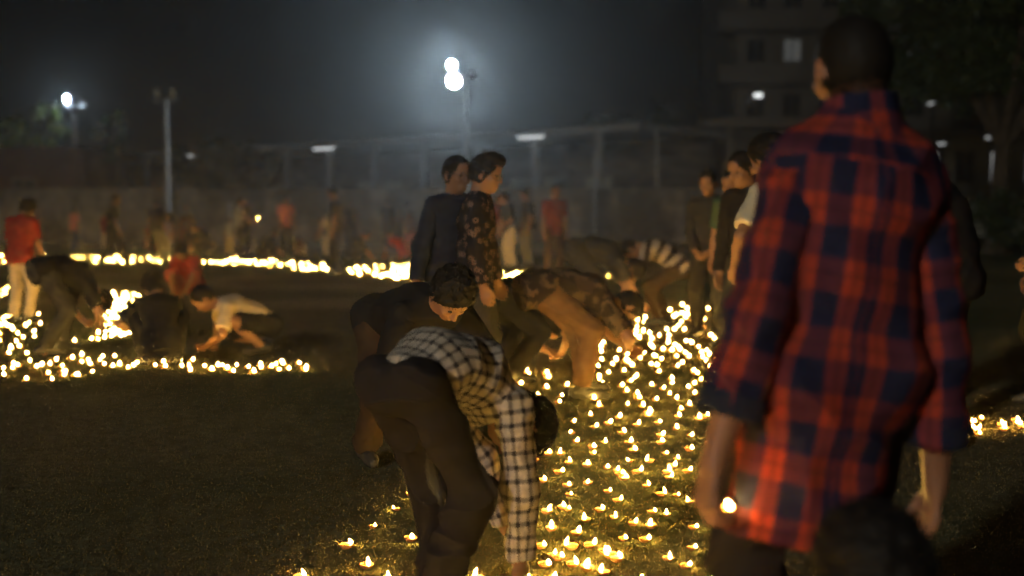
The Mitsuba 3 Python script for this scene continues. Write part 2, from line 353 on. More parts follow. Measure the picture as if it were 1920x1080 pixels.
tree((14.9, 36.0), 3.2, [((11.6, 35, 8.0), 2.0), ((13.6, 36, 6.2), 2.0), ((13.2, 35, 9.6), 2.6), ((16.2, 36, 8.6), 2.9), ((17.0, 35, 5.9), 2.2),
     ((15.0, 38, 11.2), 2.6), ((18.6, 37, 11.0), 3.0), ((19.5, 36, 7.6), 2.6), ((12.0, 34, 10.6), 1.7), ((14.6, 33.5, 7.8), 1.9), ((17.8, 34, 9.4), 2.4), ((20.5, 35, 9.6), 2.4), ((15.6, 33, 10.6), 2.2)], 980, 0.19, 'leaf_dark', 5,
     'big dark leafy tree filling the upper right corner', r0=0.34)
tree((13.1, 41.0), 3.4, [((13.0, 41, 5.6), 1.5), ((12.2, 41, 6.8), 1.2)], 300, 0.12, 'leaf_mid', 15, 'slim pale trunked tree left of the big tree trunk', r0=0.10)
tree((-25.2, 62.5), 4.4, [((-24.9, 62, 5.6), 1.4), ((-26.8, 62, 5.0), 1.6), ((-24.1, 61.4, 6.3), .9)], 330, 0.16, 'leaf_palm', 25, 'yellow green tree lit by the small lamp at far left', r0=0.16)
tree((-20.9, 62.5), 3.8, [((-21.2, 62, 5.0), 1.0), ((-20.6, 62.2, 5.8), .9), ((-21.0, 62, 4.2), .8)], 300, 0.15, 'leaf_mid', 35, 'small dim tree just right of the lit lamp at far left', r0=0.12)
tree((-17.5, 66), 2.8, [((-17.5, 66, 4.0), 1.9), ((-15.0, 67, 3.6), 1.7)], 260, 0.17, 'leaf_dark', 45, 'dark low tree behind the wall left of the unlit pole', r0=0.18)
tree((4.5, 60), 3.0, [((4.5, 60, 4.6), 1.9), ((6.6, 61, 4.9), 2.2), ((8.2, 60, 4.0), 1.7)], 260, 0.17, 'leaf_dark', 55, 'dark tree behind the shed end right of the brightest floodlight', r0=0.2)
hg = fresh('hedge')
hl = [((x, 33.5 + .3 * math.sin(x), .95 + .25 * math.sin(2.3 * x)), 1.05) for x in np.arange(10.6, 24, 1.1)]
put(f'{hg}__foliage', leaf_cards(cloud(hl, 600, 71), 0.09, 72), 'leaf_dark')
put(f'{hg}__stems', join([rod([c[0], c[1], 0], [c[0] + .1, c[1], 1.0], .03, .015, 6) for c, _ in hl]), 'bark')
tell(hg, 'low dark hedge under the big tree at right', 'hedge')
for x, y, h, lb in ((5.9, 48.0, 4.6, 'tall slim grey post right of the brightest floodlight'), (3.3, 46.9, 3.6, 'shorter slim grey post left of the tall one'), (-9.6, 40, 1.5, 'short pale stake on the lawn left of the two standing men')):
    k = fresh('post')
    put(f'{k}__shaft', rod([x, y, 0], [x, y, h], .06, .05), 'pole_metal', smooth=40)
    put(f'{k}__cap', rod([x, y, h], [x, y, h + .06], .075, .04), 'pole_metal')
    tell(k, lb, 'post')

# ------------------------------------------------------------------ clay oil lamps
def lathe(profile, sides=16, spout=0.0):
    pr = np.array(profile); a = np.arange(sides) * 2 * np.pi / sides
    rr = pr[:, 0][:, None] * (1 + spout * np.exp(-(np.minimum(a, 2 * np.pi - a) / .42) ** 2)[None] * (pr[:, 1] / pr[:, 1].max())[:, None])
    v = np.stack([rr * np.cos(a), rr * np.sin(a), np.repeat(pr[:, 1][:, None], sides, 1)], -1).reshape(-1, 3)
    i, j = np.meshgrid(np.arange(len(pr) - 1), np.arange(sides), indexing='ij')
    q = np.stack([i * sides + j, i * sides + (j + 1) % sides, (i + 1) * sides + (j + 1) % sides, (i + 1) * sides + j], -1).reshape(-1, 4)
    return v, q
def flame_mesh(height, width, lean):
    z = np.array([0, .08, .2, .36, .55, .75, .9, 1.0]); r = np.array([.15, .62, .93, 1.0, .8, .5, .22, .02])
    v, q = lathe(np.stack([r * width, z * height], 1), 9)
    v[:, 0] += lean[0] * (v[:, 2] / height) ** 1.6 + .030
    v[:, 1] += lean[1] * (v[:, 2] / height) ** 1.6
    v[:, 2] += .021
    return v, q
BOWL = lathe([(.001, .001), (.020, .0), (.026, .006), (.033, .015), (.036, .022), (.0335, .0235), (.030, .018), (.022, .0105), (.001, .009)], 16, .22)
OIL = lathe([(.0305, .0172), (.001, .0174)], 14)
WICK = rod([.010, 0, .0185], [.033, 0, .0245], .0022, .0018, 6)
LAMP_KINDS = []
for i, (hh, ww, le) in enumerate([(.034, .0115, (.005, .003)), (.027, .0108, (-.009, .004)), (.043, .0105, (-.014, .0)), (.030, .0120, (.003, -.007))]):
    nm = f'clay_lamp_kind_{i}'
    scene[nm] = {'type': 'shapegroup', 'bowl': mikit.ply(BOWL, 'terracotta', smooth=True), 'oil': mikit.ply(OIL, 'oil', smooth=True),
                 'wick': mikit.ply(WICK, 'wick_cotton'),
                 'flame': mikit.ply(flame_mesh(hh, ww, le), 'wick_cotton', smooth=True, emitter={'type': 'area', 'radiance': rgb(*FLAME_LIGHT), 'sampling_weight': 4.0})}
    LAMP_KINDS.append(nm)
def lamp(key, x, y, z=0.0, size=1.0, rot=None):
    # most of the bowls were set down with their spout towards the right
    rot = (RNG.normal(0, 55) if RNG.random() < .75 else RNG.random() * 360) if rot is None else rot
    t = T().translate([float(x), float(y), float(z)]).rotate([0, 0, 1], float(rot)).rotate([1, 0, 0], float(RNG.normal(0, 2.5))).scale(float(size * (.5 + .27 * RNG.random())))
    scene[key] = {'type': 'instance', 'to_world': t, 'group': {'type': 'ref', 'id': LAMP_KINDS[RNG.integers(0, 4)]}}
def lamps_as_things(points, label, group):
    for x, y in points:
        k = fresh('clay_lamp'); lamp(k, x, y); tell(k, label, 'oil lamp', group)
def lamps_as_mass(name, points, label, size=1.0):
    for i, (x, y) in enumerate(points): lamp(f'{name}__{i + 1:03d}', x, y, 0.0, size)
    tell(name, label, 'oil lamps', kind='stuff')
CENTRAL_FIELD = [(0.05,8.68),(0.11,9.03),(0.24,8.49),(0.27,8.98),(0.18,8.13),(0.1,7.89),(0.1,7.62),(0.4,8.6),(0.34,8.12),(0.31,7.85),(0.59,8.22),(0.57,7.97),(0.58,7.69),
    (0.8,8.58),(0.81,8.33),(0.89,8.82),(0.95,9.03),(0.67,8.93),(0.68,8.68),(1.05,8.63),(1.09,8.47),(1.22,8.93),(1.19,8.73),(1.11,8.2),(1.13,8.01),(0.87,8.18),(0.86,8.01),
    (0.77,7.78),(0.86,7.69),(0.87,7.43),(0.86,7.33),(0.98,7.97),(1.3,8.52),(1.37,8.68),(1.44,8.87),(1.3,8.2),(1.3,7.93),(1.18,7.73),(1.58,8.87),(1.54,8.58),(1.47,8.32),
    (1.31,7.62),(1.1,7.56),(1.04,7.31),(1.16,7.21),(1.22,7.31),(0.89,7.09),(0.75,7.02),(0.66,7.26),(0.5,7.36),(0.38,7.13),(0.49,6.95),(0.22,7.33),(0.17,7.06),(0.08,6.77),
    (0.09,6.33),(0.12,6.03),(0.35,6.77),(0.36,6.51),(0.26,6.18),(0.29,5.96),(0.44,6.34),(0.43,6.19),(0.64,6.77),(0.65,6.47),(0.65,6.25),(0.61,6),(0.85,6.67),(0.83,6.47),
    (0.97,6.9),(1.03,6.68),(1.1,6.46),(1.06,6.16),(0.96,6.29),(0.82,6.19),(0.86,6.04),(0.81,5.87),(0.77,5.73),(0.76,5.62),(0.62,5.74),(0.48,5.84),(0.52,5.77),(0.53,5.69),
    (0.54,5.6),(0.23,5.73),(0.14,5.54),(0.36,5.5),(0.26,5.45),(0.26,5.28),(0.44,5.34),(0.47,5.17),(0.63,5.45),(0.75,5.27),(0.79,5.14),(0.91,5.52),(0.05,5.15),(0.06,4.91),
    (0.06,4.76),(0.22,5.05),(0.24,5.02),(0.38,5),(0.31,4.84),(0.26,4.63),(0.6,4.97),(0.57,4.74),(0.52,4.54),(0.3,4.46),(0.02,4.59),(0.02,4.33),(0.15,4.34),(0.17,4.3),
    (0.22,4.22),(0.35,4.38),(0.37,4.33),(0.39,4.28),(0.58,4.29),(0.03,4.09),(0.05,4.06),(0.13,4.04),(0.33,4.12),(0.47,4.03),(0.69,4.03),(-0.46,5.28),(-0.5,5.02),
    (-0.57,4.74),(-0.64,4.45),(-0.4,4.55),(-0.53,4.2),(-0.44,4.05),(-0.75,4.07),(-0.2,5.61),(-0.12,5.46),(-0.14,5.15),(-0.12,4.06),(0.11,11.73),(0.18,11.46),(0.28,10.74),
    (0.35,10.26),(0.46,10.55),(0.43,12.06),(0.1,9.43),(0.12,9.12),(0.26,9.24),(2.14,23.34),(1.97,22.67),(1.9,23),(1.49,18.22),(1.62,17.03),(1.7,16.5),(1.58,15.68),
    (1.76,15.83),(1.69,15.08),(1.6,14.93),(1.38,14.25),(1.42,14.13),(1.33,13.52),(1.26,13.4),(1.46,13.76),(1.39,13.07),(1.31,12.45),(1.51,13.52),(1.39,12.45),
    (1.28,11.79),(1.25,12.06),(1.81,14.93),(1.74,14.25),(1.84,14.52),(1.65,13.29),(1.51,12.06),(1.45,12.25),(1.39,11.7),(1.32,11.2),(1.33,10.97),(2.05,15.08),
    (1.94,14.13),(2.11,14.65),(2.29,15.37),(2.18,14.52),(2.09,13.76),(2.36,15.08),(2.25,14.25),(2.39,14.65),(2.28,13.88),(2.13,12.96),(2.58,15.37),(2.61,14.79),(2.49,14),
    (2.75,14.25),(1.95,13.52),(1.86,13.07),(1.76,12.65),(1.86,12.65),(1.68,12.65),(1.61,12.06),(1.5,11.36),(1.55,11.7),(1.85,11.97),(1.72,11.53),(1.73,11.36),
    (1.56,11.04),(1.56,11.2),(1.54,10.81),(1.45,10.74),(1.39,10.81),(1.45,10.31),(1.55,10.31),(1.59,10.59),(1.43,9.86),(1.36,9.68),(1.75,11.04),(1.71,10.59),(1.66,10.25),
    (1.8,10.81),(1.75,10.38),(1.67,9.99),(2.03,12.06),(2.03,11.79),(2.03,11.53),(2.03,11.23),(2.06,11.04),(1.78,10.11),(1.68,9.68),(1.65,9.56),(1.67,9.33),(1.45,9.39),
    (1.45,9.22),(0.96,9.11),(0.89,9.39),(0.98,9.92),(0.98,9.68),(1.12,11.2),(1.04,10.45),(0.97,10.05),(1.19,10.59),(1.11,10.18),(1.25,10.38),(1.26,10.31),(1.17,9.8),
    (1.19,9.68),(1.16,9.33),(1.3,10.11),(1.07,11.62),(0.98,10.74),(0.88,10.05),(0.86,9.8),(1.19,12.45),(0.97,11.88),(1.01,11.88),(0.89,11.36),(0.86,11.04),(0.81,10.67),
    (0.78,10.74),(0.71,10.25),(0.76,10.05),(0.71,9.68),(0.66,9.44),(0.67,9.11),(0.75,9.27),(0.1,9.33),(0.12,9.17),(2.34,16),(2.42,15.68),(2.48,15.52),(2.03,14.52),
    (2.09,14.13),(2.25,14.65),(2.38,14.79),(1.6,14.13),(1.65,16.33),(1.67,15.37),(0.15,4.97),(0.43,4.88),(0.52,6.49),(0.87,5.75),(0.38,5.89),(0.23,4.44),(0.63,4.2),
    (0.66,4.93),(0.58,7.06),(0.71,5.99),(0.68,5.28),(0.19,6.16),(0.69,4.43),(0.27,4.17),(0.74,4.72),(0.11,4.45),(0.16,4.7),(0.44,4.56),(0.12,4.21),(0.5,4.78),]
FRONT_ROW = [(-3.86,10.19),(-3.84,10.39),(-3.68,9.93),(-3.67,10.06),(-3.54,9.8),(-3.37,9.34),(-3.57,10.06),(-3.63,10.32),(-3.44,9.8),(-3.53,10.32),(-3.33,9.68),
    (-3.28,9.74),(-3.16,9.68),(-3.21,9.99),(-2.98,9.74),(-3,9.99),(-2.95,9.93),(-2.88,9.62),(-2.85,9.99),(-2.76,9.68),(-2.77,10.06),(-2.69,9.68),(-2.6,9.39),(-2.55,9.68),
    (-2.44,9.45),(-2.42,9.68),(-3.19,9.87),(-3.14,9.56),(-2.44,9.44),(-2.42,9.68),(-2.32,9.5),(-2.25,9.33),(-2.29,9.74),(-2.19,9.62),(-2.07,9.28),(-2.11,9.74),
    (-2.05,9.56),(-2,9.62),(-1.99,9.8),(-1.9,9.44),(-1.98,9.93),(-1.91,9.8),(-1.83,9.5),(-1.81,9.86),(-1.71,9.56),(-1.68,9.44),]
LEFT_FIELD = [(-4.16,9.51),(-3.99,9.12),(-4.2,9.8),(-4.08,9.56),(-4.11,9.74),(-3.71,8.91),(-3.93,9.62),(-3.94,9.74),(-4.19,10.46),(-3.69,9.23),(-3.88,9.8),(-3.52,8.91),
    (-3.75,9.68),(-3.61,9.34),(-3.58,9.34),(-3.52,9.12),(-3.43,9.12),(-3.41,9.12),(-4.13,9.99),(-4.38,10.53),(-4.65,11.05),(-4.9,11.54),(-4.69,10.9),(-4.56,10.53),
    (-5.65,13.08),(-5.43,12.66),(-6.13,14.14),(-6.12,14.02),(-5.71,13.08),(-5.37,12.26),(-5.05,11.54),(-5.56,13.42),(-5.46,13.08),(-4.91,11.98),(-5.11,12.46),
    (-5.9,14.53),(-5.39,13.3),(-4.76,11.98),(-4.44,11.21),(-3.95,10.06),(-4.25,10.75),(-5.42,14.02),(-5.05,13.08),(-7.91,18.67),(-7.69,18.67),(-7.37,17.83),(-7.84,19.13),
    (-8.3,19.13),(-7.77,17.83),(-8.46,19.6),(-6.14,14.27),(-7.58,17.83),(-8.31,19.6),(-8.13,19.6),(-8.25,18.9),(-7.91,18.24),(-7.28,17.83),(-4.36,12.26),(-4.21,11.71),
    (-4.16,11.71),(-4.32,11.54),(-4.99,11.89),(-5.19,12.26),(-5.62,13.65),(-5.57,12.97),(-5.83,13.42),(-4.59,13.14),(-5.39,16.61),(-4.84,14.3),(-5.76,17.27),
    (-4.33,13.24),(-4.81,14.76),(-4.21,12.81),(-5.86,17),(-4.57,13.27),(-6.3,17.83),(-4.77,14.5),(-5.93,17.52),(-5.16,15.74),(-5.12,15.26),(-4.77,13.65),(-4.93,14.14),
    (-5.6,16.14),(-5.7,16.07),(-4.54,13.71),(-4.23,12.76),(-4.28,12.62),(-5.4,16.81),(-6.15,17.61),(-5.81,17.67),(-5.47,15.67),(-5.28,15.65),(-5.19,15.61),(-5.83,18.01),
    (-5.5,16.14),(-6.03,17.07),(-4.42,13.08),(-4.04,12.03),(-5.24,15.38),(-4.2,12.55),(-5.58,16.63),(-4.33,12.4),(-5.61,17.21),(-5.63,17.6),(-4.17,12.23),(-5.66,16.51),
    (-5.08,15.01),(-4.81,13.99),(-4.49,13.82),(-4.04,12.25),(-5.45,15.48),(-5.23,14.9),(-4.12,11.97),(-4.35,12.7),(-5.02,14.68),(-5.06,15.78),(-6.03,18.1),(-4.69,13.93),
    (-5.65,16.7),(-6.25,18.31),(-6.27,18.17),(-4.5,13.39),(-5.01,15.04),(-6.07,18.38),(-5.37,15.62),(-5.47,16.47),(-5.19,16.03),(-4.34,12.96),(-4.98,15.13),(-4.32,12.52),
    (-4.82,14.13),(-4.13,11.85),(-4.89,15.12),(-4.64,14.37),(-6.17,17.35),(-4.8,14.42),(-5.11,14.76),(-5.77,16.5),(-4.52,13.31),(-4.79,13.81),(-4.68,13.78),(-4.16,12.32),
    (-4.04,12.12),(-5.61,17.01),(-4.41,13.21),(-4.63,14.23),]
FAR_BAND = [(-12.65,29.17),(-10.67,32.29),(-8.19,29.08),(-12.63,32.01),(-5.93,29.53),(-11.85,29.8),(-11.02,31.51),(-3.78,24.33),(-5.98,27.59),(-7.66,29.01),(-7.44,29.1),
    (-14,32.71),(-4.01,25.38),(-9.41,29.14),(-6.73,29.36),(-8.09,29.41),(-4.94,27.62),(-12.17,29.23),(-11.97,31.77),(-12.5,29.09),(-7.02,28.76),(-4.58,25.52),
    (-8.5,31.33),(-7.29,28.94),(-11.02,32.61),(-8.22,30.63),(-7.64,28.28),(-9.11,29.72),(-10.69,28.74),(-4.21,25.86),(-12.11,29.45),(-11.76,31.69),(-11.59,30.27),
    (-9.65,30.52),(-5.42,27.3),(-4.81,25.86),(-10.39,29.99),(-10.6,30.92),(-6.19,29),(-9.84,31.73),(-9.47,28.89),(-4.31,25.67),(-13.77,31.82),(-4.56,28),(-11.04,29.32),
    (-6.98,28.19),(-11.72,32.73),(-6.61,27.87),(-11.01,28.56),(-5.37,27.99),(-8.92,31.09),(-9.91,29.21),(-6.76,28.95),(-12.31,30.39),(-9.6,28.85),(-8.77,30.95),
    (-6.59,29.79),(-8.28,28.5),(-12.95,32.18),(-4.43,25.27),(-9.33,30.79),(-11.78,32.16),(-11.8,28.94),(-4.38,27.41),(-14.27,32.72),(-13.29,32.16),(-11.13,28.52),
    (-8.73,29),(-5.94,28.42),(-6.13,29.74),(-5.59,27.09),(-5.35,28.38),(-4.43,25.79),(-9.61,32.14),(-10.31,30.71),(-7.81,28.08),(-10.55,32.57),(-7.26,30.71),
    (-11.17,31.54),(-7.32,30.52),(-4.94,28.36),(-13.13,32.02),(-8.98,30.81),(-12.48,29.71),(-13.08,32.78),(-6.44,28.59),(-13.52,32.29),(-10.39,29.13),(-3.28,25.29),
    (-2.34,26.71),(-3.32,24.17),(-2.56,22.63),(-1.77,25.92),(-3.06,24.79),(-1.58,23.49),(-3.48,25.98),(-2.58,25.27),(-2.89,24.94),(-3.56,25.46),(-1.69,22.93),
    (-2.24,24.67),(-2.53,27.41),(-2.59,26.73),(-1.4,22.07),(-2.41,23.02),(-2.07,27.06),(-2.15,22.08),(-3.17,26.97),(-2.96,26.84),(-1.71,21.91),(-2.36,23.63),
    (-1.48,21.65),(-2.55,23.48),(-3.32,26.27),(-2.76,23.31),(-1.87,21.87),(-1.98,24.72),(-3.03,23.31),(-1.91,28.07),(-1.72,26.52),(-2.31,24.45),(-2.75,27.32),
    (-1.77,24.79),(-2.33,27.63),(-2.03,22.88),(-1.58,24.53),(-1.97,23.41),(-2.1,22.49),(-1.98,27.22),(-2.24,22.08),(0.03,21.83),(0.06,23.81),(0.59,21.88),(0.42,22.77),
    (0.34,24),(-0.37,21.88),(0.29,21.61),(0.53,22.34),(-0.23,23.97),(-0.5,22.7),(-0.02,23.27),(0.54,23.51),(-0.12,22.48),(0.24,23.09),(0.14,21.46),(0.35,21.98),
    (0.67,22.55),(-0.18,22.51),(0.17,23.7),(0.2,21.46),(0.38,21.19),(-0.28,21.98),]
RIGHT_STRIP = [(2.79,7.1),(2.73,6.92),(2.83,7.12),(2.77,6.92),(2.7,6.73),(2.92,7.23),(2.96,7.05),(2.91,6.87),(3.1,7.17),(3.07,7.02),(3.05,6.94),(2.62,6.82),(2.72,6.86),
    (2.95,7),(3.08,7.1),(3.09,6.9),(3.08,6.78),(3.23,6.99),(2.58,6.82),]

everything = sorted([(y, x, 'c') for x, y in CENTRAL_FIELD] + [(y, x, 'r') for x, y in FRONT_ROW] + [(y, x, 's') for x, y in RIGHT_STRIP])
near300 = everything[:300]
lamps_as_things([(x, y) for y, x, t in near300 if t == 'c'], 'small lit clay oil lamp standing on the grass in the wide central field of lamps', 'lamps of the central field')
lamps_as_things([(x, y) for y, x, t in near300 if t == 'r'], 'small lit clay oil lamp in the front row on the grass at left', 'lamps of the left front row')
lamps_as_things([(x, y) for y, x, t in near300 if t == 's'], 'small lit clay oil lamp in the short strip at the right edge', 'lamps of the right strip')
rest = [(x, y) for y, x, t in everything[300:]]
if rest: lamps_as_mass('central_field_lamps', rest, 'farthest lit oil lamps merging at the back of the central field')
lamps_as_mass('left_field_lamps', LEFT_FIELD, 'crowded lit oil lamps on the lawn around the people at left')
lamps_as_mass('far_band_lamps', FAR_BAND, 'bright band of lit oil lamps running across the far lawn', 1.6)
# the field goes on beside and behind the camera: its warm light falls on the backs of the nearest people
near_pts = []
while len(near_pts) < 85:
    x, y = RNG.uniform(-2.4, 0.28), RNG.uniform(-2.6, 3.75)
    if x * x + y * y > .16 and not (x > -.25 and y < 2.0) and not (x > -.75 and y > 2.9 and x < .1 and y > 3.2) and all((x - a) ** 2 + (y - b) ** 2 > .012 for a, b in near_pts):
        near_pts.append((x, y))
lamps_as_mass('nearest_lamps', near_pts, 'lit oil lamps continuing on the grass in front of the viewer below the picture')

# ------------------------------------------------------------------ bodies: smooth unions of tapered bones, meshed
def unit(v): v = np.asarray(v, float); return v / max(np.linalg.norm(v), 1e-9)
class Solid:
    def __init__(s): s.parts = []
    def add(s, f, lo, hi, k, sub): s.parts.append((f, np.minimum(lo, hi), np.maximum(lo, hi), k, sub))
    def cone(s, a, b, ra, rb, k=.02, sub=False, cut=()):
        a, b = np.asarray(a, float), np.asarray(b, float)
        ba = b - a; L2 = max(ba @ ba, 1e-9)
        def f(P):
            h = np.clip(((P - a) @ ba) / L2, 0, 1)
            d = np.linalg.norm(P - a - h[..., None] * ba, axis=-1) - (ra + (rb - ra) * h)
            for p, n in cut: d = np.maximum(d, (P - p) @ n)
            return d
        s.add(f, np.minimum(a - ra, b - rb), np.maximum(a + ra, b + rb), k, sub)
    def bone(s, a, b, s0, s1, lat, k=.03, cut=(), sub=False):
        """elliptical bone: s0, s1 = (half width along lat, half depth) at its ends"""
        a, b = np.asarray(a, float), np.asarray(b, float)
        t = unit(b - a); L = np.linalg.norm(b - a); l = unit(lat - (np.asarray(lat) @ t) * t); w = np.cross(l, t)
        rm = max(*s0, *s1)
        def f(P):
            q = P - a; tt = q @ t; h = np.clip(tt / L, 0, 1)
            rl = s0[0] + (s1[0] - s0[0]) * h; rf = s0[1] + (s1[1] - s0[1]) * h
            e = (tt - h * L) / np.minimum(rl, rf)
            m = np.sqrt(((q @ l) / rl) ** 2 + ((q @ w) / rf) ** 2 + e ** 2)
            d = (m - 1) * np.minimum(rl, rf)
            for p, n in cut: d = np.maximum(d, (P - p) @ n)
            return d
        s.add(f, np.minimum(a, b) - rm, np.maximum(a, b) + rm, k, sub)
    def ball(s, c, r, R=np.eye(3), k=.015, sub=False, cut=()):
        c = np.asarray(c, float); r = np.broadcast_to(np.asarray(r, float), 3); R = np.asarray(R)
        def f(P):
            q = (P - c) @ R.T
            k0 = np.linalg.norm(q / r, axis=-1); k1 = np.linalg.norm(q / r ** 2, axis=-1)
            d = k0 * (k0 - 1) / np.maximum(k1, 1e-9)
            for p, n in cut: d = np.maximum(d, (P - p) @ n)
            return d
        e = float(r.max()); s.add(f, c - e, c + e, k, sub)
    def mesh(s, cell, clip=None):
        keep = [p for p in s.parts if not p[4]]
        lo = np.min([p[1] for p in keep], 0) - 3 * cell; hi = np.max([p[2] for p in keep], 0) + 3 * cell
        if clip is not None: lo, hi = np.maximum(lo, clip[0]), np.minimum(hi, clip[1])
        n = np.maximum(np.ceil((hi - lo) / cell).astype(int) + 1, 3)
        F = np.full(n, .25)
        axes = [lo[i] + np.arange(n[i]) * cell for i in range(3)]
        for f, a, b, k, sub in s.parts:
            m = k + 2.5 * cell
            i0 = np.clip(np.floor((a - m - lo) / cell).astype(int), 0, n); i1 = np.clip(np.ceil((b + m - lo) / cell).astype(int) + 1, 0, n)
            if (i1 <= i0).any(): continue
            sl = tuple(slice(x, y) for x, y in zip(i0, i1))
            P = np.stack(np.meshgrid(*[axes[i][sl[i]] for i in range(3)], indexing='ij'), -1)
            d = f(P); old = F[sl]
            if sub: d = -d; h = np.clip(.5 - .5 * (old - d) / k, 0, 1); F[sl] = old + (d - old) * h + k * h * (1 - h)
            else: h = np.clip(.5 + .5 * (old - d) / k, 0, 1); F[sl] = old + (d - old) * h - k * h * (1 - h)
        return surface(F, lo, cell)
def surface(F, lo, cell):
    """naive surface nets"""
    neg = F < 0
    corners = [(a, b, c) for a in (0, 1) for b in (0, 1) for c in (0, 1)]
    n = np.array(F.shape) - 1
    cut = lambda A, o: A[o[0]:o[0] + n[0], o[1]:o[1] + n[1], o[2]:o[2] + n[2]]
    cnt = sum(cut(neg, o).astype(np.int8) for o in corners)
    idx = np.argwhere((cnt > 0) & (cnt < 8))
    acc, num = np.zeros((len(idx), 3)), np.zeros(len(idx))
    val = {o: F[idx[:, 0] + o[0], idx[:, 1] + o[1], idx[:, 2] + o[2]] for o in corners}
    for o in corners:
        for axis in range(3):
            if o[axis]: continue
            o2 = tuple(1 if i == axis else o[i] for i in range(3))
            a, b = val[o], val[o2]; on = (a < 0) != (b < 0)
            t = np.where(on, a / np.where(on, a - b, 1), 0)
            p = np.tile(np.array(o, float), (len(idx), 1)); p[:, axis] += t
            acc += p * on[:, None]; num += on
    V = lo + (idx + acc / num[:, None]) * cell
    ids = np.full(n, -1, np.int64); ids[tuple(idx.T)] = np.arange(len(idx))
    quads = []
    for axis in range(3):
        u, v = [(1, 2), (2, 0), (0, 1)][axis]
        sl0 = [slice(1, n[i]) for i in range(3)]; sl0[axis] = slice(0, n[axis])
        sl1 = list(sl0); sl1[axis] = slice(1, n[axis] + 1)
        a, b = neg[tuple(sl0)], neg[tuple(sl1)]
        e = np.argwhere(a != b); inside = a[tuple(e.T)]
        off = np.ones(3, int); off[axis] = 0; e = e + off
        def at(du, dv):
            q = e.copy(); q[:, u] -= du; q[:, v] -= dv
            return ids[tuple(q.T)]
        q = np.stack([at(1, 1), at(0, 1), at(0, 0), at(1, 0)], 1)
        quads.append(np.where(inside[:, None], q, q[:, ::-1]))
    Q = np.vstack(quads)
    Q = Q[(Q >= 0).all(1)]
    return V, np.vstack([Q[:, [0, 1, 2]], Q[:, [0, 2, 3]]])
def normals(V, Fc):
    n = np.zeros_like(V); c = np.cross(V[Fc[:, 1]] - V[Fc[:, 0]], V[Fc[:, 2]] - V[Fc[:, 0]])
    for k in range(3): np.add.at(n, Fc[:, k], c)
    return n / np.maximum(np.linalg.norm(n, axis=1, keepdims=True), 1e-12)
def rumple(V, Fc, amount, freq, seed):
    """folds and creases of cloth, in the body's own coordinates"""
    P = V * freq
    w = meshkit.noise(P * .6 + 7, seed)
    r = 1 - np.abs(2 * meshkit.noise(P + np.stack([w, w, w], 1) * 1.6, seed + 1) - 1)
    s = meshkit.noise(P * 2.3, seed + 2) - .5
    return V + normals(V, Fc) * (amount * (1.5 * (r ** 2 - .45) + .5 * s))[:, None]
def relax(V, Fc, times=3):
    import scipy.sparse as sp
    e = np.vstack([Fc[:, [0, 1]], Fc[:, [1, 2]], Fc[:, [2, 0]]]); n = len(V)
    A = sp.coo_matrix((np.ones(len(e)), (e[:, 0], e[:, 1])), (n, n)); A = ((A + A.T) > 0).astype(float).tocsr()
    D = sp.diags(1 / np.maximum(np.asarray(A.sum(1)).ravel(), 1)) @ A
    for _ in range(times):
        V = V + .5 * (D @ V - V); V = V - .52 * (D @ V - V)
    return V
def two_bone(a, c, l1, l2, pole):
    a, c = np.asarray(a, float), np.asarray(c, float); d = c - a; L = np.linalg.norm(d)
    if L > .995 * (l1 + l2): c = a + d / L * .995 * (l1 + l2); d = c - a; L = np.linalg.norm(d)
    t = d / L; x = (l1 ** 2 - l2 ** 2 + L * L) / (2 * L); h = math.sqrt(max(l1 * l1 - x * x, 0))
    p = np.asarray(pole, float); p = unit(p - (p @ t) * t)
    return a + t * x + p * h, c
def rot(axis, deg):
    return trimesh.transformations.rotation_matrix(math.radians(deg), axis)[:3, :3]
def chain_uv(V, pts, lat, radius):
    best, U = np.full(len(V), 9e9), np.zeros((len(V), 2)); s0 = 0
    for a, b in zip(pts[:-1], pts[1:]):
        t = unit(b - a); L = np.linalg.norm(b - a); l = unit(lat - (lat @ t) * t); w = np.cross(l, t)
        q = V - a; tt = q @ t; h = np.clip(tt, 0, L)
        first, last = a is pts[0], b is pts[-1]
        d = np.linalg.norm(q - h[:, None] * t, axis=1)
        hh = np.where((tt < 0) & first, tt, np.where((tt > L) & last, tt, h))
        th = np.arctan2(q @ l, -(q @ w))
        m = d < best - 1e-9
        U[m] = np.stack([th * radius, s0 + hh], 1)[m]; best[m] = d[m]; s0 += L
    return U

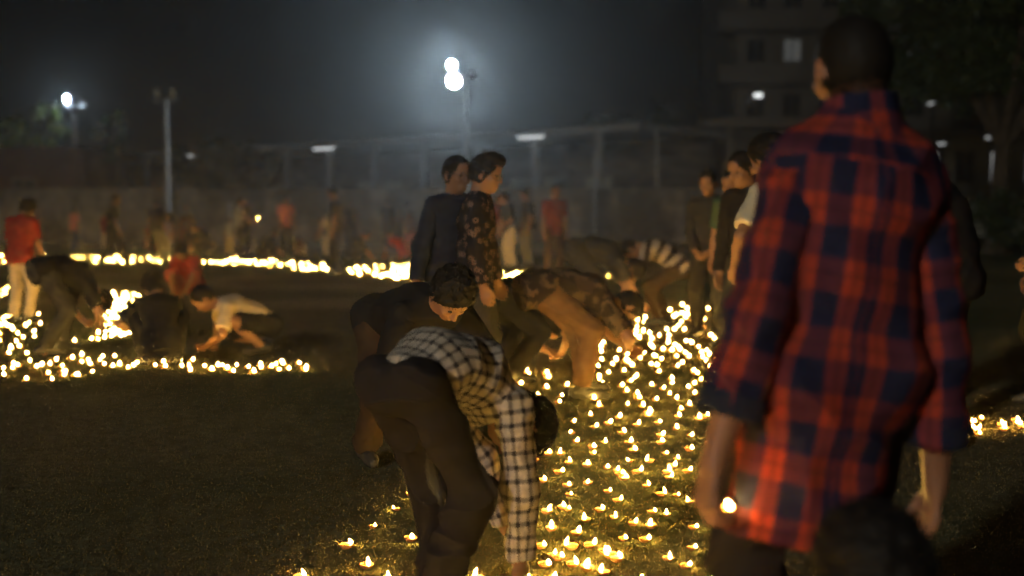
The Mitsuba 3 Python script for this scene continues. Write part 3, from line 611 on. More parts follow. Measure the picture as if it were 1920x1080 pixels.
def hand_bones(S, wrist, elbow, palm, s, curl, grip):
    """palm and five fingers growing out of the wrist; palm = the side the palm looks to"""
    d = unit(wrist - elbow); n = unit(palm - (palm @ d) * d); side = np.cross(d, n)   # side = towards the thumb or away, see sgn
    d = unit(d + n * .12)
    R = lambda deg: rot(side, deg)
    kn = wrist + d * .088 * s
    S.bone(wrist - d * .01, kn, (.026 * s, .017 * s), (.040 * s, .013 * s), side, k=.012)
    sg = grip
    sgn = 1 if np.cross(d, n) @ side > 0 else -1
    for i, (o, L) in enumerate(((-.031, .070), (-.0105, .080), (.0105, .076), (.030, .060))):
        b = kn + side * o * s * sg - d * (.008 * s if i in (0, 3) else 0)
        f1 = unit(d * math.cos(math.radians(curl)) + n * math.sin(math.radians(curl)) + side * o * sg * 1.2)
        m = b + f1 * L * .5 * s
        c2 = curl * 2.0 + 10
        f2 = unit(d * math.cos(math.radians(c2)) + n * math.sin(math.radians(c2)) + side * o * sg * .6)
        e = m + f2 * L * .30 * s
        c3 = curl * 2.7 + 14
        f3 = unit(d * math.cos(math.radians(c3)) + n * math.sin(math.radians(c3)))
        S.cone(b - d * .012 * s, m, .0098 * s, .0090 * s, k=.006); S.cone(m, e, .0090 * s, .0080 * s, k=.005); S.cone(e, e + f3 * L * .24 * s, .0080 * s, .0068 * s, k=.005)
    tb = wrist + d * .025 * s - side * .022 * s * sg
    t1 = tb + unit(d * .75 - side * .55 * sg + n * .35) * .040 * s
    t2 = t1 + unit(d * .85 - side * .05 * sg + n * .55) * .030 * s
    t3 = t2 + unit(d * .80 + side * .25 * sg + n * .6) * .024 * s
    S.cone(tb, t1, .0155 * s, .0115 * s, k=.012); S.cone(t1, t2, .0112 * s, .0100 * s, k=.006); S.cone(t2, t3, .0098 * s, .0078 * s, k=.005)

def head_bones(S, c, R, s):
    """R rows: forward, left, up of the head"""
    at = lambda x, y, z: c + (np.array([x, y, z]) * s) @ R
    b = lambda p, r, k=.015, sub=False, Q=R: S.ball(at(*p), np.array(r) * s, Q, k * s, sub)
    b((-.012, 0, .022), (.097, .077, .098)); b((.028, 0, -.048), (.066, .057, .074), .03); b((.062, 0, -.098), (.024, .028, .020), .02)
    b((.080, 0, .026), (.016, .052, .011), .012); b((.070, 0, .055), (.025, .05, .035), .02)
    for y in (-1, 1):
        b((.062, .043 * y, -.030), (.026, .022, .022), .02)
        b((.097, .031 * y, .004), (.018, .018, .011), .008, True)
        b((.078, .031 * y, .003), (.0125, .0125, .0125), .004)
        tilt = rot(np.array([0, 1.0, 0]), 12) @ rot(np.array([0, 0, 1.0]), 22 * y)
        Q = tilt.T @ R
        b((-.010, .087 * y, -.006), (.021, .0095, .034), .006, False, Q); b((-.004, .081 * y, -.034), (.010, .007, .010), .006, False, Q)
        b((-.004, .0905 * y, .000), (.009, .0045, .018), .004, True, Q)
    S.cone(at(.092, 0, .010), at(.112, 0, -.034), .0075 * s, .0120 * s, k=.010 * s)
    for y in (-1, 1): S.ball(at(.098, .012 * y, -.037), np.array([.010, .008, .008]) * s, R, .006 * s)
    b((.092, 0, -.063), (.010, .024, .0065), .005); b((.089, 0, -.077), (.010, .021, .008), .005)
    b((.104, 0, -.0705), (.012, .026, .0018), .002, True)
def hair_bones(S, c, R, s, style):
    at = lambda x, y, z: c + (np.array([x, y, z]) * s) @ R
    thick = {'short': .012, 'crop': .009, 'quiff': .017, 'thick': .022, 'long': .02}[style]
    fwd, up = R[0], R[2]
    low = {'short': -.055, 'crop': -.15, 'quiff': -.05, 'thick': -.075, 'long': -.15}[style]
    # the hairline: above the forehead in front, down behind the ears at the back
    n1 = unit(-up * .80 - fwd * .15); p1 = at(.075, 0, .056)
    r = np.array([.097 + thick, .077 + thick * .8, .098 + thick]) * s
    S.ball(at(-.012, 0, .024), r, R, .012 * s, cut=[(p1, unit(fwd * .80 - up * .60))])
    S.ball(at(-.016, 0, .012), (np.array([.094, .079, .100]) + thick * .75) * s, R, .012 * s, cut=[(at(-.004, 0, 0), fwd), (at(0, 0, low), -up)])
    if style == 'quiff': S.ball(at(.035, 0, .118), np.array([.062, .055, .032]) * s, R, .03 * s); S.ball(at(.075, .01, .105), np.array([.03, .05, .028]) * s, R, .03 * s)
    if style in ('thick', 'long'): S.ball(at(-.02, 0, .06), np.array([.105, .092, .085]) * s, R, .03 * s, cut=[(p1, unit(fwd * .80 - up * .60))])
    if style == 'long': S.bone(at(-.06, 0, -.02), at(-.07, 0, -.22), (.075 * s, .035 * s), (.05 * s, .02 * s), R[1], k=.03)

PEOPLE = []
def person(label, x, y, yaw, tall, pose, top, bottom, skin='skin_dark', hair='short', sleeve='short', legs='long', shoes='shoe', cell=.012,
           loose=.016, hem=.10, glasses=False, fine=False, eyes=False, collar=False, group=None):
    k = fresh('person'); s = tall / 1.72
    g = lambda *v: np.array(v, float) * s; gi = pose.get('girth', .93); tw = pose.get('slim', .91)
    roll = rot([1, 0, 0], pose.get('roll', 0))
    def spin(deg): r = math.radians(deg); return roll @ np.array([math.sin(r), 0, math.cos(r)])
    lat = roll @ rot([0, 0, 1], pose.get('twist', 0)) @ np.array([0, 1.0, 0])
    hl = np.array([0, 1.0, 0])
    a0, a1 = pose.get('spine', (2, 4)); am = (a0 + a1) / 2
    hip = g(pose.get('hip_x', 0), pose.get('hip_y', 0), pose.get('hip_z', .915))
    waist = hip + spin(a0) * .17 * s; chest = waist + spin(am) * .18 * s; neck = chest + spin(a1) * .16 * s
    an = pose.get('neck', a1 * .6 + 8); up_n = rot([1, 0, 0], pose.get('neck_roll', 0)) @ spin(an); ntop = neck + up_n * pose.get('neck_len', .085) * s
    ah, hy, hr = pose.get('head', (an * .5 + 5, 0, 0))
    H = roll @ rot([0, 0, 1], hy) @ rot([0, 1, 0], ah) @ rot([1, 0, 0], hr)
    R = H.T  # rows forward, left, up
    hs = pose.get('head_size', 1.0); hc = ntop + R[2] * .085 * s * hs + R[0] * .022 * s
    fwd_c = np.cross(lat, spin(a1))
    sh = {}
    for sd, sg in (('l', 1), ('r', -1)):
        sh[sd] = neck - spin(a1) * pose.get('slope', .05) * s + lat * pose.get('shoulder', .160) * s * sg + fwd_c * pose.get('reach', 0) * s
    reach = pose.get('arm', 1.0)
    arms, legs_j = {}, {}
    for sd, sg in (('l', 1), ('r', -1)):
        tg = pose.get('hand_' + sd)
        tg = np.array(tg, float) * s if tg is not None else sh[sd] + g(.05, .06 * sg, -.56)
        el, wr = two_bone(sh[sd], tg, .29 * s * reach, .255 * s * reach, pose.get('elbow_' + sd, (-.8, .5 * sg, -.2)))
        arms[sd] = (sh[sd], el, wr)
        hj = hip + hl * .088 * s * sg - spin(a0) * .01 * s
        ft = np.array(pose.get('foot_' + sd, (-.02, .11 * sg, .075)), float) * s
        kn, an_ = two_bone(hj, ft, .43 * s, .42 * s, pose.get('knee_' + sd, (1, .25 * sg, 0)))
        legs_j[sd] = (hj, kn, an_, unit(np.array(pose.get('toe_' + sd, (1, .22 * sg, -.22)), float)))
    W = rot([0, 0, 1], yaw); origin = np.array([x, y, 0.0])
    def place(V): return V @ W.T + origin
    def world(m, cloth=None, seed=0, uvf=None, key=None, mat=None, freq=7, extra=None):
        V, Fc = m
        if not len(V): return
        V = relax(V, Fc, 2)
        uv = uvf(V) if uvf else None
        if cloth: V = rumple(V, Fc, cloth, freq, seed)
        put(key, (place(V), Fc), mat, smooth=True, uv=uv)
        if extra: extra(V, Fc, uv)
    def patch(V, Fc, uv, inside, lift, key, mat, swap=False):
        """a second layer of cloth sewn on: the faces inside a region, lifted off with a turned-in edge"""
        f = Fc[inside(V[Fc].mean(1))]
        if not len(f): return
        ids, inv = np.unique(f, return_inverse=True); f = inv.reshape(-1, 3); n = normals(V, Fc)[ids]
        e = np.sort(np.vstack([f[:, [0, 1]], f[:, [1, 2]], f[:, [2, 0]]]), 1)
        uq, c = np.unique(e, axis=0, return_counts=True); rim = np.zeros(len(ids), bool); rim[uq[c == 1].ravel()] = True
        P = V[ids] + n * np.where(rim, -.001, lift)[:, None]
        u2 = None if uv is None else (uv[ids][:, ::-1] * [1, 1] + .03 if swap else uv[ids])
        put(key, (place(P), f), mat, smooth=True, uv=u2)
    def trouser_extra(V, Fc, uv):
        ax_ = spin(a0); back = -np.cross(hl, ax_)
        for sg in (1, -1):
            c = hip + back * .1 * s + hl * .075 * sg * s - ax_ * .015 * s
            patch(V, Fc, None, lambda C: (np.abs((C - c) @ hl) < .052 * s) & (np.abs((C - c) @ ax_) < .062 * s) & ((C - hip) @ back > 0), .004, fresh(f'{k}__trousers__pocket'), bottom)
        c = hip + ax_ * .105 * s
        patch(V, Fc, None, lambda C: np.abs((C - c) @ ax_) < .018 * s, .005, f'{k}__trousers__belt', 'shoe')
    def shirt_extra(V, Fc, uv):
        ax_ = spin(a1); back = -np.cross(lat, ax_); c = neck - ax_ * .10 * s
        patch(V, Fc, uv, lambda C: ((C - c) @ ax_ > 0) & ((C - neck) @ back > .01), .0035, f'{k}__shirt__yoke', top, True)
    seed = len(PEOPLE) * 11 + 3
    small = cell * .55 if not fine else .0045
    # the body
    S = Solid()
    S.bone(hip - spin(a0) * .03 * s, waist, (.150 * s * gi, .105 * s * gi), (.128 * s * tw, .098 * s * tw), hl)
    S.bone(waist, chest, (.128 * s * tw, .098 * s * tw), (.148 * s * tw, .108 * s * tw), lat, k=.04); S.bone(chest, neck - spin(a1) * .05 * s, (.150 * s * tw, .108 * s * tw), (.13 * s * tw, .075 * s), lat, k=.04)
    S.cone(sh['l'], sh['r'], .052 * s, .052 * s, k=.04)
    S.cone(neck - up_n * .04 * s, ntop + R[2] * .035 * s - R[0] * .01 * s, .062 * s, .054 * s, k=.03)
    for sd in 'lr':
        a, e, w = arms[sd]
        S.cone(a, e, .048 * s, .040 * s, k=.03); S.cone(e, e + (w - e) * .35, .041 * s, .041 * s, k=.02); S.cone(e + (w - e) * .35, w, .041 * s, .026 * s, k=.02)
        hj, kn, ak, toe = legs_j[sd]
        S.cone(hj, kn, .083 * s * gi, .056 * s, k=.03); S.cone(kn, kn + (ak - kn) * .3, .053 * s, .056 * s, k=.02); S.cone(kn + (ak - kn) * .3, ak, .056 * s, .036 * s, k=.02)
        S.cone(ak - toe * .03 * s - g(0, 0, .03), ak + toe * .13 * s - g(0, 0, .02), .034 * s, .026 * s, k=.02); S.cone(ak + toe * .1 * s - g(0, 0, .025), ak + toe * .17 * s - g(0, 0, .028), .028 * s, .018 * s, k=.02)
    pieces = [S.mesh(cell * 1.25)]
    Hd = Solid(); head_bones(Hd, hc, R, s * hs); Hd.cone(neck, ntop + R[2] * .035 * s - R[0] * .01 * s, .0605 * s, .0545 * s, k=.03)
    pieces.append(Hd.mesh(small))
    for sd, sg in (('l', 1), ('r', -1)):
        a, e, w = arms[sd]; A = Solid()
        d = unit(w - e)
        A.cone(e + (w - e) * .45, w + d * .012 * s, .0385 * s, .0255 * s, k=.02)
        pl = pose.get('palm_' + sd, (.25, -sg * 1.0, 0))
        n = unit(np.array(pl, float) - (np.array(pl, float) @ d) * d)
        side = np.cross(d, n); fw = np.array(pose.get('thumb_' + sd, (1, 0, .3)), float)
        grip = -1 if side @ fw > 0 else 1
        hand_bones(A, w, e, np.array(pl, float), s, pose.get('curl_' + sd, 24), grip)
        pieces.append(A.mesh(.0034 if fine else max(.005, small * .75)))
    body = join([trimesh.Trimesh(relax(v, f_, 2), f_, process=False) for v, f_ in pieces])
    put(f'{k}__body', (place(np.array(body.vertices)), np.array(body.faces)), skin, smooth=True)
    # hair, eyes, glasses
    Ha = Solid(); hair_bones(Ha, hc, R, s * hs, hair); hm = Ha.mesh(small)
    if cell <= .0125 and len(hm[0]):
        hv, hf = hm; nn = normals(hv, hf); r = np.random.default_rng(seed); m = 2600 if fine else 1500
        i = r.integers(0, len(hv), m); ln = {'crop': .005, 'short': .012, 'quiff': .016, 'thick': .016, 'long': .02}[hair] * s * (.5 + r.random(m))
        d = nn[i] * .9 + r.normal(size=(m, 3)) * .35 - R[2] * .35; d /= np.linalg.norm(d, axis=1, keepdims=True)
        sd_ = np.cross(d, r.normal(size=(m, 3))); sd_ /= np.linalg.norm(sd_, axis=1, keepdims=True); b0 = hv[i] - nn[i] * .004
        tv = np.stack([b0 - sd_ * .0016, b0 + sd_ * .0016, b0 + d * (ln + .004)[:, None]], 1).reshape(-1, 3)
        put(f'{k}__hair__strands', (place(tv), np.arange(3 * m).reshape(-1, 3)), 'hair')
    if fine:   # short hairs thinning out down the nape and the sides
        hv, hf = pieces[1]; q = ((hv - hc) @ R.T) / (s * hs); r = np.random.default_rng(seed + 5); nn = normals(hv, hf)
        ok = np.where((q[:, 0] < .02 - .4 * np.abs(q[:, 1])) & (q[:, 2] > -.135) & (q[:, 2] < -.02))[0]
        i = ok[r.integers(0, len(ok), 9000)]; i = i[r.random(len(i)) < np.clip((q[i, 2] + .135) / .075, 0, 1) ** 1.6]; m = len(i)
        d = nn[i] * .5 + r.normal(size=(m, 3)) * .2 - R[2] * .8; d /= np.linalg.norm(d, axis=1, keepdims=True)
        sd_ = np.cross(d, nn[i]); sd_ /= np.maximum(np.linalg.norm(sd_, axis=1, keepdims=True), 1e-6); b0 = hv[i] + sd_ * r.normal(size=(m, 1)) * .003
        tv = np.stack([b0 - sd_ * .0009, b0 + sd_ * .0009, b0 + d * .0065], 1).reshape(-1, 3)
        put(f'{k}__hair__nape', (place(tv), np.arange(3 * m).reshape(-1, 3)), 'hair')
    world(hm, {'crop': .0016, 'short': .005, 'quiff': .008, 'thick': .008, 'long': .006}[hair], seed, key=f'{k}__hair', mat='hair', freq=60 if hair == 'crop' else 45)
    if eyes:
        for sg in (1, -1):
            put(fresh(f'{k}__eye'), turned(trimesh.creation.icosphere(2, .0108 * s).apply_translation(hc + (np.array([.0815, .031 * sg, .003]) * s) @ R), yaw, origin), 'eye', smooth=True)
    if glasses:
        gk = f'{k}__glasses'; rings = []
        for sg in (1, -1):
            tor = trimesh.creation.torus(.024 * s, .0016 * s, 28, 8); M = np.eye(4); M[:3, 0] = R[1]; M[:3, 1] = R[2]; M[:3, 2] = R[0]
            M[:3, 3] = hc + (np.array([.106, .033 * sg, -.002]) * s) @ R; tor.apply_transform(M); rings.append(tor)
            rings.append(rod(hc + (np.array([.104, .057 * sg, .004]) * s) @ R, hc + (np.array([.0, .088 * sg, .008]) * s) @ R, .0016 * s, sides=6))
            dsk = trimesh.creation.cylinder(.0235 * s, .0006, sections=28); dsk.apply_transform(M)
            ln = fresh(f'{gk}__lens'); put(ln, turned(dsk, yaw, origin), 'lens')
        rings.append(rod(hc + (np.array([.108, .009, .004]) * s) @ R, hc + (np.array([.108, -.009, .004]) * s) @ R, .0016 * s, sides=6))
        put(gk, turned(join(rings), yaw, origin), 'dark_metal')
    # trousers or shorts
    lo = max(loose, .012) * s; Tz = Solid(); end = .97 if legs == 'long' else .08
    Tz.bone(hip - spin(a0) * .04 * s, hip + spin(a0) * .115 * s, (.152 * s * gi + lo, .108 * s * gi + lo), (.135 * s * gi + lo * .6, .1 * s * gi + lo * .6), hl, k=.03, cut=[(hip + spin(a0) * .13 * s, spin(a0))])
    for sd in 'lr':
        hj, kn, ak, _ = legs_j[sd]
        Tz.ball(hj - spin(90 + a0) * .035 * s, .092 * s * gi, k=.05)
        if legs == 'long':
            Tz.cone(hj, kn, .086 * s * gi + lo, .060 * s + lo * 1.2, k=.045)
            t = unit(ak - kn); Tz.cone(kn, kn + (ak - kn) * .93, .060 * s + lo * 1.2, .046 * s + lo * 1.3, k=.03, cut=[(kn + (ak - kn) * .95, t)])
        else:
            t = unit(kn - hj); Tz.cone(hj, kn, .088 * s + lo, .072 * s + lo * 1.3, k=.045, cut=[(hj + (kn - hj) * .88, t)])
    world(Tz.mesh(cell), .015 if fine else .008, seed + 1, key=f'{k}__trousers' if legs == 'long' else f'{k}__shorts', mat=bottom, freq=8, extra=trouser_extra if fine else None,
          uvf=(lambda V: chain_uv(V, [neck, chest, waist, hip, hip - spin(a0) * .8], lat, .14)) if False else None)
    # shirt
    hemp = hip - spin(a0) * hem * s
    lo2 = (loose + .008) * s; Sh = Solid()
    cutn = [(hemp, -spin(a0))]
    Sh.bone(hemp - spin(a0) * .1 * s, waist, (.162 * s * gi + lo2, .118 * s * gi + lo2), (.136 * s * tw + lo2, .106 * s * tw + lo2), hl, k=.04, cut=cutn)
    Sh.bone(waist, chest, (.138 * s * tw + lo2, .106 * s * tw + lo2), (.150 * s * tw + lo2, .110 * s * tw + lo2), lat, k=.06); Sh.bone(chest, neck - spin(a1) * .055 * s, (.152 * s * tw + lo2, .110 * s * tw + lo2), (.125 * s * tw + lo2, .07 * s + lo2), lat, k=.06)
    Sh.cone(sh['l'] - lat * .01 * s, sh['r'] + lat * .01 * s, .054 * s + lo2 * .7, .054 * s + lo2 * .7, k=.05)
    Sh.cone(neck - up_n * .05 * s, neck + up_n * .012 * s, .075 * s, .068 * s, k=.04, cut=[(neck + up_n * .022 * s, up_n)])
    if hem > .05:
        for sd in 'lr': Sh.ball(legs_j[sd][0] - spin(90 + a0) * .035 * s, .100 * s + lo2 * .5, k=.05, cut=cutn)
    tops = {}
    for sd, sg in (('l', 1), ('r', -1)):
        a, e, w = arms[sd]; Q = Solid() if fine or cell <= .0125 else Sh
        r0, r1 = .054 * s + lo2 * .62, .046 * s + lo2 * .75
        if sleeve == 'short': Q.cone(a, e, r0, r1 + .006 * s, k=.045, cut=[(a + (e - a) * .80, unit(e - a))])
        else:
            q = {'long': .96, 'elbow': .68}[sleeve]; wq = e + (w - e) * q
            Q.cone(a, e, r0, r1, k=.045); Q.cone(e, wq + (w - e) * .02, r1, r1 - (.012 * s if sleeve == 'long' else .002 * s), k=.03, cut=[(wq, unit(w - e))])
        if Q is not Sh: tops[sd] = Q
    world(Sh.mesh(cell), .014 if fine else .008, seed + 2, uvf=lambda V: chain_uv(V, [neck, chest, waist, hip, hemp], lat, .155 * s), key=f'{k}__shirt', mat=top, freq=7, extra=shirt_extra if collar else None)
    for sd, Q in tops.items():
        a, e, w = arms[sd]
        world(Q.mesh(cell), .012 if fine else .007, seed + 4, uvf=lambda V: chain_uv(V, [a, e, w], np.array([1.0, 0, 0]) if abs(unit(e - a)[0]) < .8 else np.array([0, 0, 1.0]), .062 * s), key=fresh(f'{k}__shirt__sleeve'), mat=top, freq=9)
        if sleeve == 'elbow':
            wq = e + (w - e) * .68; t = unit(w - e); C = Solid()
            C.cone(wq - t * .045 * s, wq + t * .012 * s, r1 + .004 * s, r1 + .004 * s, k=.01, cut=[(wq + t * .008 * s, t), (wq - t * .04 * s, -t)])
            world(C.mesh(cell * .7), .004, seed + 6, key=fresh(f'{k}__shirt__cuff'), mat='navy_cloth', freq=16)
    if collar:
        C = Solid()
        C.cone(neck - up_n * .05 * s, neck + up_n * .085 * s, .098 * s, .076 * s, k=.01, cut=[(neck + up_n * .068 * s, up_n), (neck - up_n * .055 * s, -up_n)])
        C.cone(neck - up_n * .09 * s, neck + up_n * .12 * s, .084 * s, .066 * s, k=.004, sub=True)
        world(C.mesh(.0045), .002, seed + 8, uvf=lambda V: chain_uv(V, [neck + up_n * .2, neck - up_n * .2], lat, .08), key=f'{k}__shirt__collar', mat=top, freq=14)
    if shoes:
        for sd in 'lr':
            _, kn, ak, toe = legs_j[sd]; Z = Solid(); dn = g(0, 0, 1)
            heel = ak - toe * .045 * s - g(0, 0, .035); ball = ak + toe * .14 * s - g(0, 0, .012)
            floor = [(np.array([0, 0, .002]), np.array([0, 0, -1.0]))] if ak[2] < .12 * s else []
            Z.cone(heel, ball, .043 * s, .036 * s, k=.02, cut=floor); Z.cone(ball, ball + toe * .05 * s, .036 * s, .028 * s, k=.02, cut=floor)
            Z.cone(ak - g(0, 0, .03), ak - g(0, 0, .0), .043 * s, .044 * s, k=.015)
            world(Z.mesh(max(cell * .8, .007)), None, key=fresh(f'{k}__shoe'), mat=shoes)
    tell(k, label, 'person', group)
    PEOPLE.append((k, {n: place(v[None])[0] for n, v in (('wrist_l', arms['l'][2]), ('wrist_r', arms['r'][2]), ('head', hc), ('hip', hip), ('neck', neck))}))
    return k

# ------------------------------------------------------------------ people
def pose(base, **kw): return {**base, **kw}
STAND = dict(hip_z=.915, spine=(1, 5))
BEND = dict(hip_x=-.20, hip_z=.80, spine=(58, 112), neck=112, head=(105, 0, 0), hand_l=(.50, .12, .20), hand_r=(.56, -.12, .16), elbow_l=(-.2, .6, .2), elbow_r=(-.2, -.6, .2), reach=.03, foot_l=(.02, .12, .075), foot_r=(-.06, -.12, .075))
SQUAT = dict(hip_x=-.20, hip_z=.25, spine=(22, 48), neck=46, head=(45, 0, 0), hand_l=(.40, .10, .14), hand_r=(.42, -.08, .12), elbow_l=(-.1, .8, -.3), elbow_r=(-.1, -.8, -.3), foot_l=(.0, .14, .075), foot_r=(-.04, -.14, .075), knee_l=(1, .35, .6), knee_r=(1, -.35, .6))
WALK = dict(hip_z=.90, spine=(3, 6), foot_l=(.28, .08, .08), foot_r=(-.30, -.08, .12), hand_l=(-.10, .24, .80), hand_r=(.18, -.24, .82))

# nearest: the man in the red plaid shirt
person('person in a red and navy plaid shirt seen from behind, holding a lamp low', .70, 2.6, 104, 1.82,
       pose(STAND, hip_z=.90, roll=10, spine=(0, 7), twist=-4, neck=6, neck_roll=-12, head=(4, 0, -13), arm=1.2, slope=.095, shoulder=.136, head_size=.87, neck_len=.058, slim=.95, girth=.92,
            hand_l=(-.12, .345, .60), hand_r=(.0, -.27, .63), elbow_l=(-.9, .05, 0), elbow_r=(-.9, -.2, 0), palm_l=(.1, -1, 0), curl_l=42, thumb_l=(1, 0, .2), curl_r=30),
       'red_plaid', 'jeans_dark', skin='skin', hair='crop', sleeve='elbow', cell=.008, loose=.013, hem=.36, fine=True, collar=True)
# the checked shirt, bent over its lamps
person('person in a cream checked shirt and dark jeans bending over, one arm reaching down', -.275, 3.62, 54, 1.60,
       pose(BEND, hip_x=-.10, hip_z=.83, spine=(74, 138), neck=128, neck_roll=-46, head=(118, -12, 0), girth=.66, hand_l=(.46, .0, .24), elbow_l=(0, .1, .3), hand_r=(.28, -.20, .14), elbow_r=(-.3, -.5, .1), foot_r=(-.08, -.08, .075), foot_l=(.16, .07, .075)),
       'cream_check', 'jeans_dark', hair='thick', sleeve='long', cell=.008, loose=.006, hem=.015, fine=True)
# mostly hidden: crouching right before the viewer
person('person crouching in the lower right corner, only the dark back of the head in view', .605, 1.62, 92, 1.62,
       pose(SQUAT, hip_z=.17, hip_x=-.1, spine=(32, 44), neck=30, head=(20, 0, 0)), 'black_cloth', 'charcoal_cloth', hair='thick', sleeve='short', cell=.011)
# the middle of the lawn
person('person in a black shirt bent forward just behind the checked shirt, face turned down', -.60, 6.0, -58, 1.70,
       pose(BEND, hip_x=-.05, hip_z=.74, spine=(76, 80), neck=56, head=(62, 0, 0), hand_l=(.62, .12, .40), hand_r=(.58, -.12, .38), foot_l=(.16, .13, .075), foot_r=(-.12, -.12, .075)),
       'black_cloth', 'brown_cloth', hair='thick', cell=.011, eyes=True, loose=.022)
person('person standing in a navy long sleeved shirt with glasses, left of the pair', -.41, 8.05, -62, 1.67,
       pose(STAND, slim=.84, shoulder=.145, head=(6, 12, 0), hand_r=(.02, -.30, .80), hand_l=(.05, .24, .80)), 'navy_cloth', 'charcoal_cloth', hair='short', sleeve='long', cell=.011, eyes=True, glasses=True)
person('person in a dark flowered shirt with a quiff standing in profile, right of the pair', -.245, 7.75, -8, 1.67,
       pose(STAND, slim=.86, shoulder=.148, head=(12, -8, 0), hand_l=(.12, .26, .80), hand_r=(.10, -.25, .80)), 'dark_floral', 'charcoal_cloth', hair='quiff', sleeve='long', cell=.011, eyes=True, glasses=True)
person('person in black bending low with a rounded back, left of the camouflage shirt', -.02, 8.9, 38, 1.62,
       pose(BEND, hip_x=-.14, hip_z=.69, spine=(86, 132), neck=125, head=(120, 0, 0), hand_r=(.40, -.2, .25)), 'black_cloth', 'black_cloth', hair='short', cell=.012, loose=.024)
person('person in a brown camouflage shirt and khaki trousers bent over the lamps, wearing glasses', .36, 8.15, 18, 1.68,
       pose(BEND, hip_x=-.16, hip_z=.77, spine=(84, 124), neck=104, head=(80, 0, 0), hand_r=(.46, -.10, .34), hand_l=(.55, .12, .32), foot_l=(.22, .12, .075), foot_r=(.08, -.14, .075)),
       'brown_camo', 'khaki_cloth', hair='short', sleeve='short', cell=.011, eyes=True, glasses=True, loose=.02, hem=.17)
person('person in a dark shirt bent in a half circle beyond the camouflage shirt', .92, 13.0, 5, 1.74,
       pose(BEND, hip_z=.84, spine=(78, 130), neck=122, head=(105, 0, 0)), 'charcoal_cloth', 'charcoal_cloth', hair='thick', cell=.014, loose=.024)
person('person in a broadly striped shirt bending left behind the central field', 1.72, 13.4, 172, 1.60,
       pose(BEND, hip_z=.70, spine=(40, 82), neck=90, head=(85, 0, 0), hand_l=(.42, .14, .45), hand_r=(.44, -.12, .4)), 'striped_cloth', 'brown_cloth', hair='short', cell=.013)
# the group standing at right
person('person in a dark jacket with hands clasped in front, leftmost of the standing group', 2.02, 12.0, -112, 1.72,
       pose(STAND, spine=(2, 8), head=(18, 0, 0), hand_l=(.20, .06, .90), hand_r=(.22, -.10, .90)), 'charcoal_cloth', 'jeans_dark', hair='short', sleeve='long', cell=.012, eyes=True)
person('person in a dark green shirt looking down, second in the standing group', 2.13, 11.2, -130, 1.70,
       pose(STAND, head=(22, 0, 0), hand_l=(.2, .2, 1.0)), 'green_cloth', 'charcoal_cloth', hair='short', cell=.013, eyes=True)
person('person in a black jacket with a lit face, third in the standing group', 1.74, 8.6, -140, 1.74,
       pose(STAND, head=(20, -6, 0), hand_l=(.12, .22, .85)), 'black_cloth', 'charcoal_cloth', hair='short', sleeve='long', cell=.012, eyes=True)
person('person in a cream shirt with bushy black hair just left of the plaid shirt', 1.56, 6.7, 128, 1.74,
       pose(STAND, spine=(4, 10), head=(20, 0, 0), hand_l=(.16, .24, .95), elbow_l=(-.5, .8, 0)), 'cream_cloth', 'charcoal_cloth', hair='thick', cell=.012)
person('person in a black shirt with head lowered, right beside the plaid shirt', 2.46, 6.5, 152, 1.74,
       pose(STAND, spine=(6, 22), neck=34, head=(34, 10, 0), hand_l=(.25, .15, .86), hand_r=(.2, -.24, .88)), 'black_cloth', 'charcoal_cloth', hair='thick', cell=.012)
person('person with black hair peering over the plaid shoulder, left of the black shirt', 2.44, 7.1, 175, 1.73,
       pose(STAND, head=(15, 0, 0)), 'charcoal_cloth', 'charcoal_cloth', hair='thick', cell=.013)
person('person in dark clothes cut off by the right edge of the picture', 3.56, 7.7, 172, 1.80,
       pose(STAND, head=(10, 0, 0), hand_l=(.15, .2, .95)), 'black_cloth', 'charcoal_cloth', hair='short', sleeve='long', cell=.013, eyes=True)
# the group at left
person('person in a red shirt and beige trousers standing at the left edge', -5.70, 13.6, 78, 1.46,
       pose(STAND, spine=(3, 12), neck=30, head=(30, -20, 0), hand_r=(.25, -.22, .72)), 'red_cloth', 'beige_cloth', hair='thick', cell=.013)
person('person in a black shirt bent double with legs astride among the lamps at left', -4.20, 10.7, 42, 1.62,
       pose(BEND, hip_x=-.08, hip_z=.80, spine=(84, 142), neck=138, head=(128, 0, 0), hand_l=(.36, .15, .28), hand_r=(.42, -.1, .25), foot_l=(.14, .15, .075), foot_r=(-.16, -.15, .075)),
       'black_cloth', 'charcoal_cloth', hair='short', cell=.012)
person('person in black squatting with the back turned behind the front row of lamps', -2.97, 9.85, 112, 1.52,
       pose(SQUAT, hip_z=.23, spine=(28, 52), neck=48, head=(40, 25, 0), hand_l=(.34, .2, .3)), 'black_cloth', 'black_cloth', hair='thick', cell=.012, loose=.014)
person('person in a pale beige shirt and black shorts kneeling on the lawn, reaching left', -2.34, 10.7, 207, 1.60,
       pose(SQUAT, hip_x=-.10, hip_z=.28, spine=(56, 78), neck=62, head=(52, 0, 0), hand_l=(.52, .10, .10), hand_r=(.36, -.22, .10), elbow_l=(-.2, .6, .1), elbow_r=(-.2, -.6, .1), foot_l=(-.02, .14, .075), foot_r=(-.12, -.14, .075)),
       'beige_cloth', 'black_cloth', hair='short', legs='short', cell=.012, eyes=True, hem=.0)
person('person in red squatting and facing the viewer behind the squatting person in black', -4.66, 16.8, -95, 1.60,
       pose(SQUAT), 'red_cloth', 'maroon_cloth', hair='thick', cell=.014)
